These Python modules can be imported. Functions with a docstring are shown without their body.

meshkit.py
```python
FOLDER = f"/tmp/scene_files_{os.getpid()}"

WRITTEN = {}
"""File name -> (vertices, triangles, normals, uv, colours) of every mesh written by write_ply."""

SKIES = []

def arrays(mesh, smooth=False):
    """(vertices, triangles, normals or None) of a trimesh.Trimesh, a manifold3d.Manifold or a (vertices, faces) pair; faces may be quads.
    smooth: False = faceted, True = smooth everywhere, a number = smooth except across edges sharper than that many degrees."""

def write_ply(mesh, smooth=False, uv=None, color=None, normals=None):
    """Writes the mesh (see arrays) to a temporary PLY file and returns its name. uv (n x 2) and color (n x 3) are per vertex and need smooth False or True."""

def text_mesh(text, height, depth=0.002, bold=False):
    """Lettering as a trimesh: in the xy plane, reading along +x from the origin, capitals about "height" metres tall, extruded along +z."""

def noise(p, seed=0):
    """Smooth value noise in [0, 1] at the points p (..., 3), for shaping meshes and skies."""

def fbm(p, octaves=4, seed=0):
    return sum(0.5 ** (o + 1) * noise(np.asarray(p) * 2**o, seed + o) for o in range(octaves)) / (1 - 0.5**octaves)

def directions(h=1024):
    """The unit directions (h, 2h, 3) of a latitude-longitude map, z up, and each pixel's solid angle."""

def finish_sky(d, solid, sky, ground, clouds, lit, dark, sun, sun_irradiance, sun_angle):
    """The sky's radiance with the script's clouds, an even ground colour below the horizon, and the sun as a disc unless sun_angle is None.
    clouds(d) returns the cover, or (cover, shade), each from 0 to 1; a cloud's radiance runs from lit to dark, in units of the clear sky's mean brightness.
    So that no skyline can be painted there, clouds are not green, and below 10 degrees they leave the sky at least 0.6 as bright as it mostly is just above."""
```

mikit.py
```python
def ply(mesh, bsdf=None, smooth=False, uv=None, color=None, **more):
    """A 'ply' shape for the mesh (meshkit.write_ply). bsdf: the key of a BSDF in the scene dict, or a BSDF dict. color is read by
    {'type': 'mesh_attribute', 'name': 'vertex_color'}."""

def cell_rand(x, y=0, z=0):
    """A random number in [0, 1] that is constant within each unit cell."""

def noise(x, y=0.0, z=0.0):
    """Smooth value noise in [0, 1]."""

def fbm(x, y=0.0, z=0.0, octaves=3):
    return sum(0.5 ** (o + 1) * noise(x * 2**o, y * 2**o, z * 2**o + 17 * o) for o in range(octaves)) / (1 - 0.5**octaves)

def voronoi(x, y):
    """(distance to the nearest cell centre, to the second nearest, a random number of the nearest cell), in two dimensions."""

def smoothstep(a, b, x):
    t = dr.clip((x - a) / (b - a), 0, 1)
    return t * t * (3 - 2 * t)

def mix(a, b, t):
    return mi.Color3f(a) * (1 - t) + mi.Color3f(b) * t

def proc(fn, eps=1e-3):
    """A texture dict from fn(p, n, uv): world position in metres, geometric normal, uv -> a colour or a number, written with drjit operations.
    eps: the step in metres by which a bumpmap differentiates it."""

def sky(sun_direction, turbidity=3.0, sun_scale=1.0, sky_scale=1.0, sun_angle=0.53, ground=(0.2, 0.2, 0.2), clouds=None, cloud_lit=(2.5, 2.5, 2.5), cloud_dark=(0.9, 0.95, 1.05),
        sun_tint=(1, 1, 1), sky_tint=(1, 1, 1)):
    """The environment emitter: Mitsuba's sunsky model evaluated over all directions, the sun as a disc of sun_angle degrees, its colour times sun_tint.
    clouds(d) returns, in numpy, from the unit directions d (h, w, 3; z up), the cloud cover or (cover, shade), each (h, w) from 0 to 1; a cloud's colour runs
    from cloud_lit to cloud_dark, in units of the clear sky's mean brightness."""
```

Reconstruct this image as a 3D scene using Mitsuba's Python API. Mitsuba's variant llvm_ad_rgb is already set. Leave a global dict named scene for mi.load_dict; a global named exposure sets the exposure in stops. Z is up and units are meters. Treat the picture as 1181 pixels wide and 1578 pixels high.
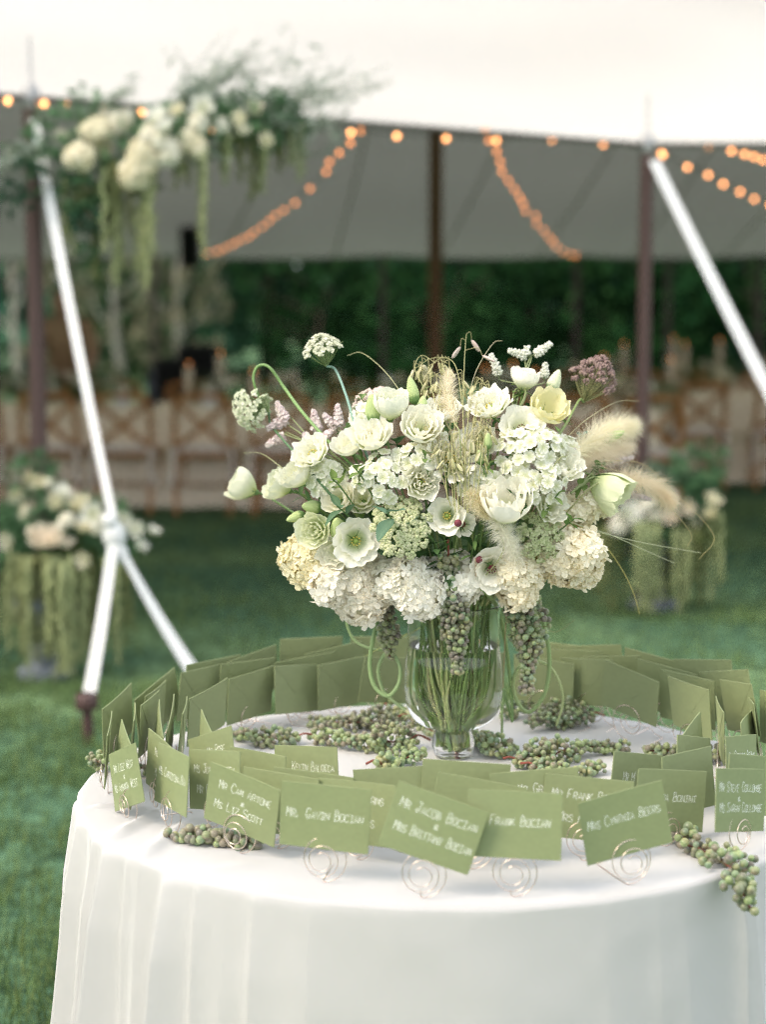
import math, random
import numpy as np, trimesh, manifold3d, mitsuba as mi, drjit as dr, mikit, meshkit
T = mi.ScalarTransform4f
scene, labels = {}, {}

# ---------------------------------------------------------------- camera, sky, exposure
EYE = 1.5644
PITCH = 0.11829
exposure = 3.38
scene['camera'] = {'type': 'thinlens', 'fov': 2 * math.degrees(math.atan(590.5 / 2700)), 'fov_axis': 'x',
                   'aperture_radius': 0.0135, 'focus_distance': 2.86, 'near_clip': 0.1, 'far_clip': 2000.0,
                   'to_world': T().look_at(origin=[0, 0, EYE], target=[0, math.cos(PITCH), EYE - math.sin(PITCH)], up=[0, 0, 1])}
scene['sky'] = {**mikit.sky((-0.60, -0.36, 0.66), turbidity=4, sun_scale=0.24, sun_angle=26, clouds=lambda d: (np.ones(d.shape[:2]), 0.25 + 0.5 * meshkit.fbm(d * 3.0, 3, 5)),
                            cloud_lit=(1.71, 1.745, 1.80), cloud_dark=(1.12, 1.16, 1.24), sun_tint=(0.95, 0.975, 1.03)), 'sampling_weight': 300.0}

rng = np.random.default_rng(7)
PI = math.pi

# ---------------------------------------------------------------- materials
def flat(key, c, rough=0.6, **k):
    scene[key] = {'type': 'twosided', 'bsdf': {'type': 'principled', 'base_color': {'type': 'rgb', 'value': list(c)}, 'roughness': rough, 'specular': k.pop('specular', 0.4), **k}}
VC = {'type': 'mesh_attribute', 'name': 'vertex_color'}
def vertexed(key, rough=0.6, **k):
    scene[key] = {'type': 'twosided', 'bsdf': {'type': 'principled', 'base_color': dict(VC), 'roughness': rough, 'specular': k.pop('specular', 0.35), **k}}
def thin(key, trans, rough=0.6, col=None):
    scene[key] = {'type': 'principledthin', 'base_color': dict(VC) if col is None else {'type': 'rgb', 'value': list(col)}, 'roughness': rough, 'diff_trans': trans, 'eta': 1.35}

thin('petal', 0.5, 0.6)
thin('plume_hair', 0.9, 0.7)
thin('leaf', 0.5, 0.45)
vertexed('stem_skin', 0.5)
vertexed('floret_skin', 0.7)
flat('wire_metal', (0.84, 0.70, 0.62), 0.2, metallic=1.0)
flat('ink', (0.80, 0.83, 0.80), 0.6)
flat('dark_pole', (0.085, 0.05, 0.048), 0.5)
flat('wood_pole', (0.16, 0.075, 0.03), 0.55)
flat('black_plastic', (0.012, 0.012, 0.013), 0.5)
flat('black_cloth', (0.01, 0.01, 0.011), 0.9)
flat('strap_webbing', (0.66, 0.68, 0.70), 0.7)
flat('galvanised', (0.35, 0.36, 0.37), 0.45, metallic=0.7)
flat('cushion_cloth', (0.72, 0.66, 0.62), 0.8)
flat('urn_stone', (0.17, 0.20, 0.24), 0.8)
flat('candle_wax', (0.62, 0.52, 0.40), 0.5)
flat('bottle_dark', (0.02, 0.025, 0.045), 0.2)
flat('bark', (0.09, 0.075, 0.06), 0.9)
flat('pale_bark', (0.32, 0.31, 0.27), 0.9)
flat('cable', (0.03, 0.03, 0.03), 0.6)
scene['clear_glass'] = {'type': 'thindielectric'}
scene['vase_glass'] = {'type': 'dielectric', 'int_ior': 1.5, 'ext_ior': 1.0}
scene['vase_glass_wet'] = {'type': 'dielectric', 'int_ior': 1.5, 'ext_ior': 1.33}
scene['water_skin'] = {'type': 'dielectric', 'int_ior': 1.33, 'ext_ior': 1.0}
def canvas(p, n, uv):
    f = mikit.fbm(p.x * 0.35, p.y * 0.35, p.z * 0.8, 2)
    return mi.Color3f(0.500, 0.495, 0.474) * (0.80 + 0.40 * f)
scene['sailcloth'] = {'type': 'principledthin', 'base_color': mikit.proc(canvas), 'roughness': 0.7, 'diff_trans': 0.26, 'eta': 1.3}

scene['linen'] = {'type': 'twosided', 'bsdf': {'type': 'principled', 'base_color': {'type': 'rgb', 'value': [0.470, 0.472, 0.476]}, 'roughness': 0.8, 'sheen': 0.3, 'specular': 0.2}}
def paper(p, n, uv):
    f = mikit.noise(p.x * 240, p.y * 240, p.z * 240)
    return mi.Color3f(0.228, 0.272, 0.138) * (0.96 + 0.08 * f)
scene['green_paper'] = {'type': 'twosided', 'bsdf': {'type': 'principled', 'base_color': mikit.proc(paper), 'roughness': 0.55, 'specular': 0.3}}
def grape_tex(a, b, c):
    def f(p, n, uv):
        t = mikit.noise(p.x * 75, p.y * 75, p.z * 75)
        m = mikit.noise(p.x * 420, p.y * 420, p.z * 420)
        s = mikit.noise(p.x * 55 + 31, p.y * 55, p.z * 55)
        base = mikit.mix(a, b, mikit.smoothstep(0.3, 0.75, t))
        base = mikit.mix(base, c, 0.85 * mikit.smoothstep(0.55, 0.8, s))
        return mikit.mix(base, mi.Color3f(0.46, 0.52, 0.42), 0.10 + 0.26 * m) * 0.86       # waxy bloom
    return f
def grape_bsdf(key, a, b, c):
    scene[key] = {'type': 'principled', 'base_color': mikit.proc(grape_tex(a, b, c)), 'roughness': 0.34, 'specular': 0.5, 'flatness': 0.7, 'clearcoat': 0.2, 'clearcoat_gloss': 0.6}
grape_bsdf('grape_green', (0.30, 0.40, 0.13), (0.17, 0.29, 0.14), (0.38, 0.35, 0.13))
grape_bsdf('grape_mixed', (0.26, 0.32, 0.11), (0.24, 0.18, 0.12), (0.17, 0.28, 0.16))
grape_bsdf('grape_dusky', (0.15, 0.18, 0.07), (0.14, 0.10, 0.085), (0.20, 0.18, 0.075))
def turf(p, n, uv):
    a = mikit.fbm(p.x * 1.3, p.y * 1.3, 0.0, 2)
    b = mikit.fbm(p.x * 26, p.y * 26, 3.0, 2)
    c = mikit.mix(mi.Color3f(0.078, 0.150, 0.092), mi.Color3f(0.135, 0.215, 0.112), mikit.smoothstep(0.3, 0.7, a))
    return c * (0.30 + 1.4 * b)
scene['turf'] = {'type': 'twosided', 'bsdf': {'type': 'diffuse', 'reflectance': mikit.proc(turf)}}
def oak(p, n, uv):
    g = mikit.fbm(p.x * 9, p.y * 9, p.z * 30, 1)
    return mikit.mix(mi.Color3f(0.25, 0.100, 0.024), mi.Color3f(0.46, 0.21, 0.062), g)
scene['chair_wood'] = {'type': 'twosided', 'bsdf': {'type': 'principled', 'base_color': mikit.proc(oak), 'roughness': 0.45}}
def bulb_mat(rad):
    return {'type': 'area', 'radiance': {'type': 'rgb', 'value': list(rad)}}

# ---------------------------------------------------------------- helpers
class MB:
    """Collects vertices, triangles and vertex colours of one mesh."""
    def __init__(s): s.v, s.f, s.c, s.n = [], [], [], 0
    def add(s, v, f, c=(0.5, 0.5, 0.5)):
        v = np.asarray(v, float); f = np.asarray(f, int)
        if f.shape[1] == 4: f = np.vstack([f[:, [0, 1, 2]], f[:, [0, 2, 3]]])
        c = np.asarray(c, float)
        s.v.append(v); s.f.append(f + s.n); s.c.append(np.broadcast_to(c, (len(v), 3)) if c.ndim == 1 else c); s.n += len(v)
        return s
    def arr(s): return np.vstack(s.v), np.vstack(s.f), np.clip(np.vstack(s.c), 0, 1)
    def ply(s, bsdf, smooth=True, color=True):
        v, f, c = s.arr()
        return mikit.ply((v, f), bsdf, smooth=smooth, color=c if color else None)

def numbered(name):
    if name not in taken: taken.add(name); return name
    k = 1
    while f'{name}_{k:03d}' in taken: k += 1
    taken.add(f'{name}_{k:03d}'); return f'{name}_{k:03d}'
taken = set()
def put(name, shape, parent=None, label=None, cat=None, group=None, kind=None, M=None):
    """ONE entry of the scene: a thing, or a part of parent."""
    key = numbered(parent + '__' + name if parent else name)
    scene[key] = {**shape, 'to_world': M} if M is not None else shape
    tag(key, label, cat, group, kind)
    return key
def tag(key, label=None, cat=None, group=None, kind=None):
    d = {a: b for a, b in (('label', label), ('category', cat), ('group', group), ('kind', kind)) if b}
    if d: labels[key] = {**labels.get(key, {}), **d}
def thing(name, label, cat, group=None):
    key = numbered(name); tag(key, label, cat, group); return key

def unit(a):
    a = np.asarray(a, float); return a / (np.linalg.norm(a) + 1e-12)
def frame(z, hint=(0, 0, 1)):
    z = unit(z); h = np.asarray(hint, float)
    if abs(z @ unit(h)) > 0.97: h = np.array([1.0, 0.1, 0])
    x = unit(np.cross(h, z)); return np.stack([x, np.cross(z, x), z], 1)     # columns
def catmull(pts, n=8):
    p = np.asarray(pts, float)
    if len(p) == 2: return p[0] + (p[1] - p[0]) * np.linspace(0, 1, n + 1)[:, None]
    q = np.vstack([2 * p[0] - p[1], p, 2 * p[-1] - p[-2]]); out = []
    for i in range(len(p) - 1):
        a, b, c, d = q[i:i + 4]; t = np.linspace(0, 1, n, endpoint=False)[:, None]
        out.append(0.5 * ((2 * b) + (c - a) * t + (2 * a - 5 * b + 4 * c - d) * t ** 2 + (3 * b - a - 3 * c + d) * t ** 3))
    return np.vstack(out + [p[-1:]])
def tube(mb, pts, rad, c=(0.5, 0.5, 0.5), sides=6, c2=None):
    p = np.asarray(pts, float); n = len(p)
    r = np.interp(np.linspace(0, 1, n), np.linspace(0, 1, len(np.atleast_1d(rad))), np.atleast_1d(rad)) if np.ndim(rad) else np.full(n, rad)
    t = np.gradient(p, axis=0); t /= np.linalg.norm(t, axis=1, keepdims=True) + 1e-12
    a = frame(t[0])[:, 0]; A = np.empty_like(p)
    for i in range(n):
        a = a - t[i] * (a @ t[i]); a = unit(a); A[i] = a
    B = np.cross(t, A); ang = np.arange(sides) * 2 * PI / sides
    v = p[:, None] + r[:, None, None] * (np.cos(ang)[None, :, None] * A[:, None] + np.sin(ang)[None, :, None] * B[:, None])
    i, j = np.meshgrid(np.arange(n - 1), np.arange(sides), indexing='ij'); i, j = i.ravel(), j.ravel(); k = (j + 1) % sides
    f = np.stack([i * sides + j, i * sides + k, (i + 1) * sides + k, (i + 1) * sides + j], 1)
    f = np.vstack([f[:, [0, 1, 2]], f[:, [0, 2, 3]]])
    v = np.vstack([v.reshape(-1, 3), p[:1], p[-1:]]); m = n * sides; j = np.arange(sides); k = (j + 1) % sides
    f = np.vstack([f, np.stack([k, j, j * 0 + m], 1), np.stack([(n - 1) * sides + j, (n - 1) * sides + k, j * 0 + m + 1], 1)])
    if c2 is not None:
        w = np.linspace(0, 1, n)[:, None]; cc = np.asarray(c) * (1 - w) + np.asarray(c2) * w
        c = np.vstack([np.repeat(cc, sides, 0), cc[:1], cc[-1:]])
    mb.add(v, f, c); return mb
def box(mb, c, size, R=None, col=(0.5, 0.5, 0.5), bevel=0.0):
    m = trimesh.creation.box(extents=size)
    if bevel:
        e = np.asarray(size) / 2 - bevel
        pts = np.array([[x, y, z] for x in (-1, 1) for y in (-1, 1) for z in (-1, 1)]) * e
        allp = np.vstack([pts + d * bevel for d in np.vstack([np.eye(3), -np.eye(3)])])
        m = trimesh.convex.convex_hull(allp)
    v = np.array(m.vertices)
    if R is not None: v = v @ np.asarray(R).T
    mb.add(v + np.asarray(c), m.faces, col); return mb
def Rz(a): c, s = math.cos(a), math.sin(a); return np.array([[c, -s, 0], [s, c, 0], [0, 0, 1.0]])
_ico = {}
def ico(sub):
    if sub not in _ico: m = trimesh.creation.icosphere(subdivisions=sub); _ico[sub] = (np.array(m.vertices), np.array(m.faces))
    return _ico[sub]
def ball(mb, c, r, col=(0.5, 0.5, 0.5), sub=1, R=None):
    v, f = ico(sub); v = v * r
    if R is not None: v = v @ np.asarray(R).T
    mb.add(v + np.asarray(c), f, col); return mb
def many(mb, v, f, pos, mats, scale, cols):
    """Copies of a small mesh v, f at pos (n,3) with rotation matrices mats (n,3,3)."""
    n = len(pos); V = np.einsum('nij,kj->nki', mats, v) * np.asarray(scale).reshape(-1, 1, 1) + pos[:, None]
    F = (f[None] + (np.arange(n) * len(v))[:, None, None]).reshape(-1, 3)
    C = np.repeat(np.broadcast_to(np.asarray(cols, float), (n, 3)), len(v), 0)
    mb.add(V.reshape(-1, 3), F, C); return mb
def frames(Z, spin=None):
    Z = Z / (np.linalg.norm(Z, axis=1, keepdims=True) + 1e-12); h = np.where(np.abs(Z[:, 2:]) < 0.95, [[0, 0, 1.0]], [[1.0, 0, 0]])
    X = np.cross(h, Z); X /= np.linalg.norm(X, axis=1, keepdims=True) + 1e-12; Y = np.cross(Z, X)
    if spin is not None:
        c, s = np.cos(spin)[:, None], np.sin(spin)[:, None]; X, Y = c * X + s * Y, c * Y - s * X
    return np.stack([X, Y, Z], 2)
def grid(nu, nv):
    i, j = np.meshgrid(np.arange(nu - 1), np.arange(nv - 1), indexing='ij'); i, j = i.ravel(), j.ravel()
    return np.stack([i * nv + j, (i + 1) * nv + j, (i + 1) * nv + j + 1, i * nv + j + 1], 1)
def revolve(prof, n=64):
    p = np.asarray(prof, float); a = np.arange(n) * 2 * PI / n
    v = np.stack([p[:, None, 0] * np.cos(a), p[:, None, 0] * np.sin(a), np.repeat(p[:, 1:2], n, 1)], -1).reshape(-1, 3)
    i, j = np.meshgrid(np.arange(len(p) - 1), np.arange(n), indexing='ij'); i, j = i.ravel(), j.ravel(); k = (j + 1) % n
    f = np.stack([i * n + j, i * n + k, (i + 1) * n + k, (i + 1) * n + j], 1)
    return v, np.vstack([f[:, [0, 1, 2]], f[:, [0, 2, 3]]])
def jit(n, s): return rng.normal(size=n) * s
def shade(c, s=0.08): return np.clip(np.asarray(c) * (1 + rng.normal() * s), 0, 1)
ORD = ['first', 'second', 'third', 'fourth', 'fifth', 'sixth', 'seventh', 'eighth', 'ninth', 'tenth', 'eleventh', 'twelfth', 'thirteenth', 'fourteenth', 'fifteenth', 'sixteenth']

# ================================================================ THE SETTING
def ground_sheet():
    xs = np.concatenate([-np.geomspace(900, 6, 26), np.linspace(-5.5, 5.5, 45), np.geomspace(6, 900, 26)])
    ys = np.concatenate([[-300, -80, -20, -6, -1], np.linspace(0, 14, 57), np.geomspace(14.6, 1500, 40)])
    X, Y = np.meshgrid(xs, ys, indexing='ij')
    near = np.exp(-((X / 40) ** 2 + ((Y - 8) / 40) ** 2))
    Z = -0.006 + 0.012 * (meshkit.fbm(np.stack([X * 1.1, Y * 1.1, 0 * X], -1), 3, 2) - 0.5) * near
    return mikit.ply((np.stack([X, Y, Z], -1).reshape(-1, 3), grid(len(xs), len(ys))), 'turf', smooth=True)
put('lawn', ground_sheet(), kind='structure', label='mown green lawn under and around the tent')

def grass_blades(n, x0, x1, y0, y1, h, w, seed):
    r = np.random.default_rng(seed)
    P = np.stack([r.uniform(x0, x1, n), y0 + (y1 - y0) * r.uniform(0, 1, n) ** 1.35], 1)
    keep = np.abs(P[:, 0]) < 0.245 * P[:, 1] + 0.35
    clump = meshkit.fbm(np.stack([P[:, 0] * 5, P[:, 1] * 5, 0 * P[:, 0]], -1), 3, 3)
    keep &= r.uniform(0, 1, n) < np.clip(2.4 * (clump - 0.22), 0.12, 1)
    keep &= (np.hypot(P[:, 0] - 0.1, P[:, 1] - 2.913) > 0.70)
    P, clump = P[keep], clump[keep]; n = len(P)
    a = r.uniform(0, 2 * PI, n); L = h * (0.55 + 0.9 * r.uniform(0, 1, n)) * (0.65 + 0.7 * clump); lean = r.uniform(0.15, 1.0, n)
    d = np.stack([np.cos(a), np.sin(a)], 1); s = np.stack([-d[:, 1], d[:, 0]], 1) * (w * (0.7 + 0.6 * r.uniform(0, 1, n)))[:, None]
    z0 = np.full(n, -0.012); b = np.c_[P, z0]
    m = np.c_[P + d * (L * lean * 0.28)[:, None], z0 + L * 0.62]; t = np.c_[P + d * (L * lean * 0.85)[:, None], z0 + L * (1.0 - 0.28 * lean)]
    S = np.c_[s, 0 * z0]
    V = np.stack([b - S, b + S, m - S * 0.8, m + S * 0.8, t], 1).reshape(-1, 3)
    F = (np.array([[0, 1, 3], [0, 3, 2], [2, 3, 4]])[None] + (np.arange(n) * 5)[:, None, None]).reshape(-1, 3)
    k = r.uniform(0, 1, (n, 1)); hue = r.uniform(0, 1, (n, 1)) ** 3
    C = np.array([0.070, 0.140, 0.062]) * (1 - k) + np.array([0.21, 0.31, 0.12]) * k
    C = C * (1 - 0.5 * hue) + np.array([0.20, 0.20, 0.07]) * 0.5 * hue
    return V, F, np.repeat(C, 5, 0)
mb = MB()
for a in ((40000, -1.9, 0.6, 3.1, 7.2, 0.062, 0.0016, 11), (20000, -2.4, 2.6, 5.6, 9.2, 0.055, 0.0022, 12), (16000, -3.3, 3.3, 8.5, 13.6, 0.05, 0.0034, 13)):
    mb.add(*grass_blades(*a))
put('grass', mb.ply('leaf', smooth=False), kind='stuff', label='short green grass blades of the lawn around the table')

# ---------------------------------------------------------------- tent
POLE_L, POLE_R = np.array([-1.497, 7.6, 2.437]), np.array([1.379, 9.3, 2.39])
EAVE = np.array([[-4.37, 5.9], POLE_L[:2], POLE_R[:2], [4.6, 9.25], [7.9, 10.0], [12.5, 15.0], [13.0, 21.0], [9.0, 25.6], [5.55, 26.0], [2.85, 26.0], [0.0, 26.0], [-3.4, 26.2], [-8.0, 26.0], [-12.5, 20.0], [-12.0, 12.0], [-8.2, 7.6]])
PEAKS = np.array([[-5.6, 15.2, 6.5], [0.503, 17.0, 6.9], [7.2, 18.0, 6.5]])
def tent_roof():
    B = []
    for i in range(len(EAVE)):
        a, b = EAVE[i], EAVE[(i + 1) % len(EAVE)]
        for t in np.linspace(0, 1, 14, endpoint=False):
            sag = (0.0 if i in (0, 1, 2) else 0.05) * 4 * t * (1 - t); far = 0.12 if a[1] > 20 else 0.0
            ez = [2.45, 2.437] + [2.39] * 20; ez[len(EAVE)] = 2.45; B.append([*(a + (b - a) * t), ez[i] + (ez[i + 1] - ez[i]) * t - sag - far])
    B = np.array(B); R = []
    ridge = []
    for i in range(2):
        for t in np.linspace(0, 1, 20, endpoint=(i == 1)):
            q = PEAKS[i] + (PEAKS[i + 1] - PEAKS[i]) * t; q[2] -= 0.9 * 4 * t * (1 - t) * 0.6; ridge.append(q)
    ridge = np.array(ridge)
    for b in B: R.append(ridge[np.argmin(np.hypot(*(ridge[:, :2] - b[:2]).T))])
    R = np.array(R); ns = 22; s = np.linspace(0, 1, ns)
    V = np.empty((len(B) + 1, ns, 3)); Bc, Rc = np.vstack([B, B[:1]]), np.vstack([R, R[:1]])
    for k in range(ns):
        xy = Bc[:, :2] * (1 - s[k]) + Rc[:, :2] * s[k]; z = Bc[:, 2] + (Rc[:, 2] - Bc[:, 2]) * (0.62 * s[k] + 0.38 * s[k] ** 2.4)
        V[:, k] = np.c_[xy, z]
    return V, B
V_roof, B_roof = tent_roof()
tent = thing('sailcloth_tent', 'large white sailcloth tent with dark side poles, open sides and lit strings inside', 'tent')
put('roof', mikit.ply((V_roof.reshape(-1, 3), grid(V_roof.shape[0], V_roof.shape[1])), 'sailcloth', smooth=True), tent)
mb = MB(); tube(mb, np.vstack([B_roof, B_roof[:1]]) + [0, 0, -0.004], 0.013, sides=6)
flat('hem_cloth', (0.10, 0.095, 0.085), 0.8)
put('hem', mb.ply('hem_cloth', color=False), tent, label='dark hem rope along the eave of the tent')
thin('seam_cloth', 0.2, 0.8, (0.55, 0.53, 0.47))
for k in range(3, V_roof.shape[0] - 1, 7):
    mb = MB(); p = V_roof[k] - [0, 0, 0.012]; d = np.gradient(p, axis=0); w = np.cross(d, [0, 0, 1.0]); w /= np.linalg.norm(w, axis=1, keepdims=True) + 1e-9
    mb.add(np.hstack([p - w * 0.016, p + w * 0.016]).reshape(-1, 3), grid(len(p), 2))
    put('seam', mb.ply('seam_cloth', color=False), tent)
def pole(x, y, z0, z1, r, mat, name, label=None):
    mb = MB(); tube(mb, [[x, y, z0], [x, y, (z0 + z1) / 2], [x, y, z1]], r, sides=16)
    return put(name, mb.ply(mat, smooth=50, color=False) if False else mikit.ply((np.vstack(mb.v), np.vstack(mb.f)), mat, smooth=50), tent, label=label)
def side_pole(q, lab):
    k = pole(q[0], q[1], 0, q[2] - 0.03, 0.036, 'dark_pole', 'side_pole', lab)
    mb = MB(); tube(mb, [[q[0], q[1], q[2] - 0.05], [q[0], q[1], q[2] + 0.03], [q[0], q[1], q[2] + 0.06], [q[0], q[1], q[2] + 0.25]], [0.04, 0.035, 0.008, 0.005], sides=10)
    put('finial', mb.ply('galvanised', color=False), k)
side_pole(POLE_L, 'left dark brown side pole dressed with flowers'); side_pole(POLE_R, 'right dark brown side pole')
for x, y in ((0.0, 26.0), (2.85, 26.0), (4.2, 26.0), (5.55, 26.0), (-3.4, 26.2), (4.6, 9.25), (-4.37, 5.9)):
    pole(x, y, 0, 2.36 if y < 20 else 2.24, 0.042, 'dark_pole', 'side_pole')
for q in PEAKS: pole(q[0], q[1], 0, q[2] - 0.02, 0.066, 'wood_pole', 'centre_pole', 'tall brown wooden centre pole of the tent' if q[0] == PEAKS[1][0] else None)
def strap(a, b, w0, w1, name='guy_strap', twist=0.4, label=None):
    a, b = np.asarray(a, float), np.asarray(b, float); d = unit(b - a); F = frame(d); mb = MB(); n = 24
    L, Rr = [], []
    for t in np.linspace(0, 1, n):
        w = w0 + (w1 - w0) * t; an = 0.2 + twist * t; u = F[:, 0] * math.cos(an) + F[:, 1] * math.sin(an); q = a + (b - a) * t - np.array([0, 0, 0.03 * 4 * t * (1 - t)])
        m = np.cross(u, d) * 0.003
        L.append([q - u * w / 2 + m, q + u * w / 2 + m, q + u * w / 2 - m, q - u * w / 2 - m])
    V = np.array(L).reshape(-1, 3); i, j = np.meshgrid(np.arange(n - 1), np.arange(4), indexing='ij'); i, j = i.ravel(), j.ravel()
    mb.add(V, np.stack([i * 4 + j, i * 4 + (j + 1) % 4, (i + 1) * 4 + (j + 1) % 4, (i + 1) * 4 + j], 1))
    return put(name, mb.ply('strap_webbing', smooth=False, color=False), tent, label=label)
KNOT = np.array((-1.0143, 6.5500, 0.6948))
STAKE_A, STAKE_B = np.array((-1.0559, 6.1200, 0.1406)), np.array([-0.62, 6.35, 0.10])
strap(POLE_L + [0.02, -0.04, -0.10], KNOT + [0, 0, 0.05], 0.042, 0.031, twist=0.5, label='long white guy strap from the left pole')
strap(KNOT, STAKE_A, 0.038, 0.060, twist=0.3, label='short white strap down to the brown stake')
strap(KNOT, STAKE_B, 0.024, 0.060, twist=0.3, label='short white strap slanting down to the right')
mb = MB(); ball(mb, KNOT, np.array([0.044, 0.034, 0.054]), sub=2); ball(mb, KNOT + [0.02, 0, -0.07], np.array([0.032, 0.03, 0.04]), sub=2); ball(mb, KNOT + [-0.015, -0.01, 0.06], np.array([0.03, 0.03, 0.03]), sub=2)
put('strap_knot', mb.ply('strap_webbing', color=False), tent, label='thick white knot where the straps meet')
def stake(q, lab=None):
    mb = MB(); tube(mb, [[q[0], q[1] + 0.02, -0.1], [q[0], q[1] + 0.01, 0.1], [q[0], q[1], q[2] + 0.02]], 0.02, sides=10)
    k = put('stake', mb.ply('dark_pole', color=False), tent, label=lab); mb = MB(); tube(mb, [[q[0], q[1], q[2] - 0.01], [q[0], q[1], q[2] + 0.045]], 0.04, sides=12); put('stake_ring', mb.ply('dark_pole', color=False), k)
stake(STAKE_A, 'brown stake in the grass left of the table'); stake(STAKE_B)
ANCHOR = np.array([2.33, 7.7, 0.03])
strap(POLE_R + [0.03, -0.05, -0.09], ANCHOR, 0.058, 0.064, twist=0.2, label='broad white guy strap from the right pole')
stake(ANCHOR)

# ---------------------------------------------------------------- string lights
def string_light(pts, label, r=0.0125, rad=(0.33, 0.110, 0.034)):
    k = thing('string_light', label, 'string lights', 'warm bulb strings under the tent roof'); p = catmull(pts, 4)
    mb = MB(); tube(mb, p + [0, 0, 0.012], 0.0035, sides=4); put('wire', mb.ply('cable', color=False), k)
    v, f = ico(1); shp = mikit.ply((v * r, f), smooth=True); shp['emitter'] = bulb_mat(rad); shp['emitter']['sampling_weight'] = 0.05; shp['bsdf'] = {'type': 'diffuse', 'reflectance': {'type': 'rgb', 'value': [0.3, 0.2, 0.1]}}
    for q in pts: put('bulb', shp, k, M=T().translate([float(x) for x in q]))
string_light([(-1.5324, 7.3000, 2.3854), (-1.4412, 7.6000, 2.4083), (-1.3767, 7.7500, 2.4305), (-1.2354, 7.8500, 2.4165), (-1.0754, 7.9500, 2.4076), (-0.9317, 8.0500, 2.3723), (-0.7807, 8.1500, 2.3562), (-0.5714, 8.2500, 2.3600), (-0.3833, 8.4000, 2.3685), (-0.1530, 8.5000, 2.3720), (0.0672, 8.6000, 2.3661), (0.3103, 8.7500, 2.3676), (0.5650, 8.9000, 2.3718), (0.8576, 9.0500, 2.3919), (1.1366, 9.2000, 2.3826), (1.4623, 9.3500, 2.3458)], 'string of warm bulbs running along the near eave between the two side poles', rad=(0.75, 0.29, 0.10))
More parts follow.
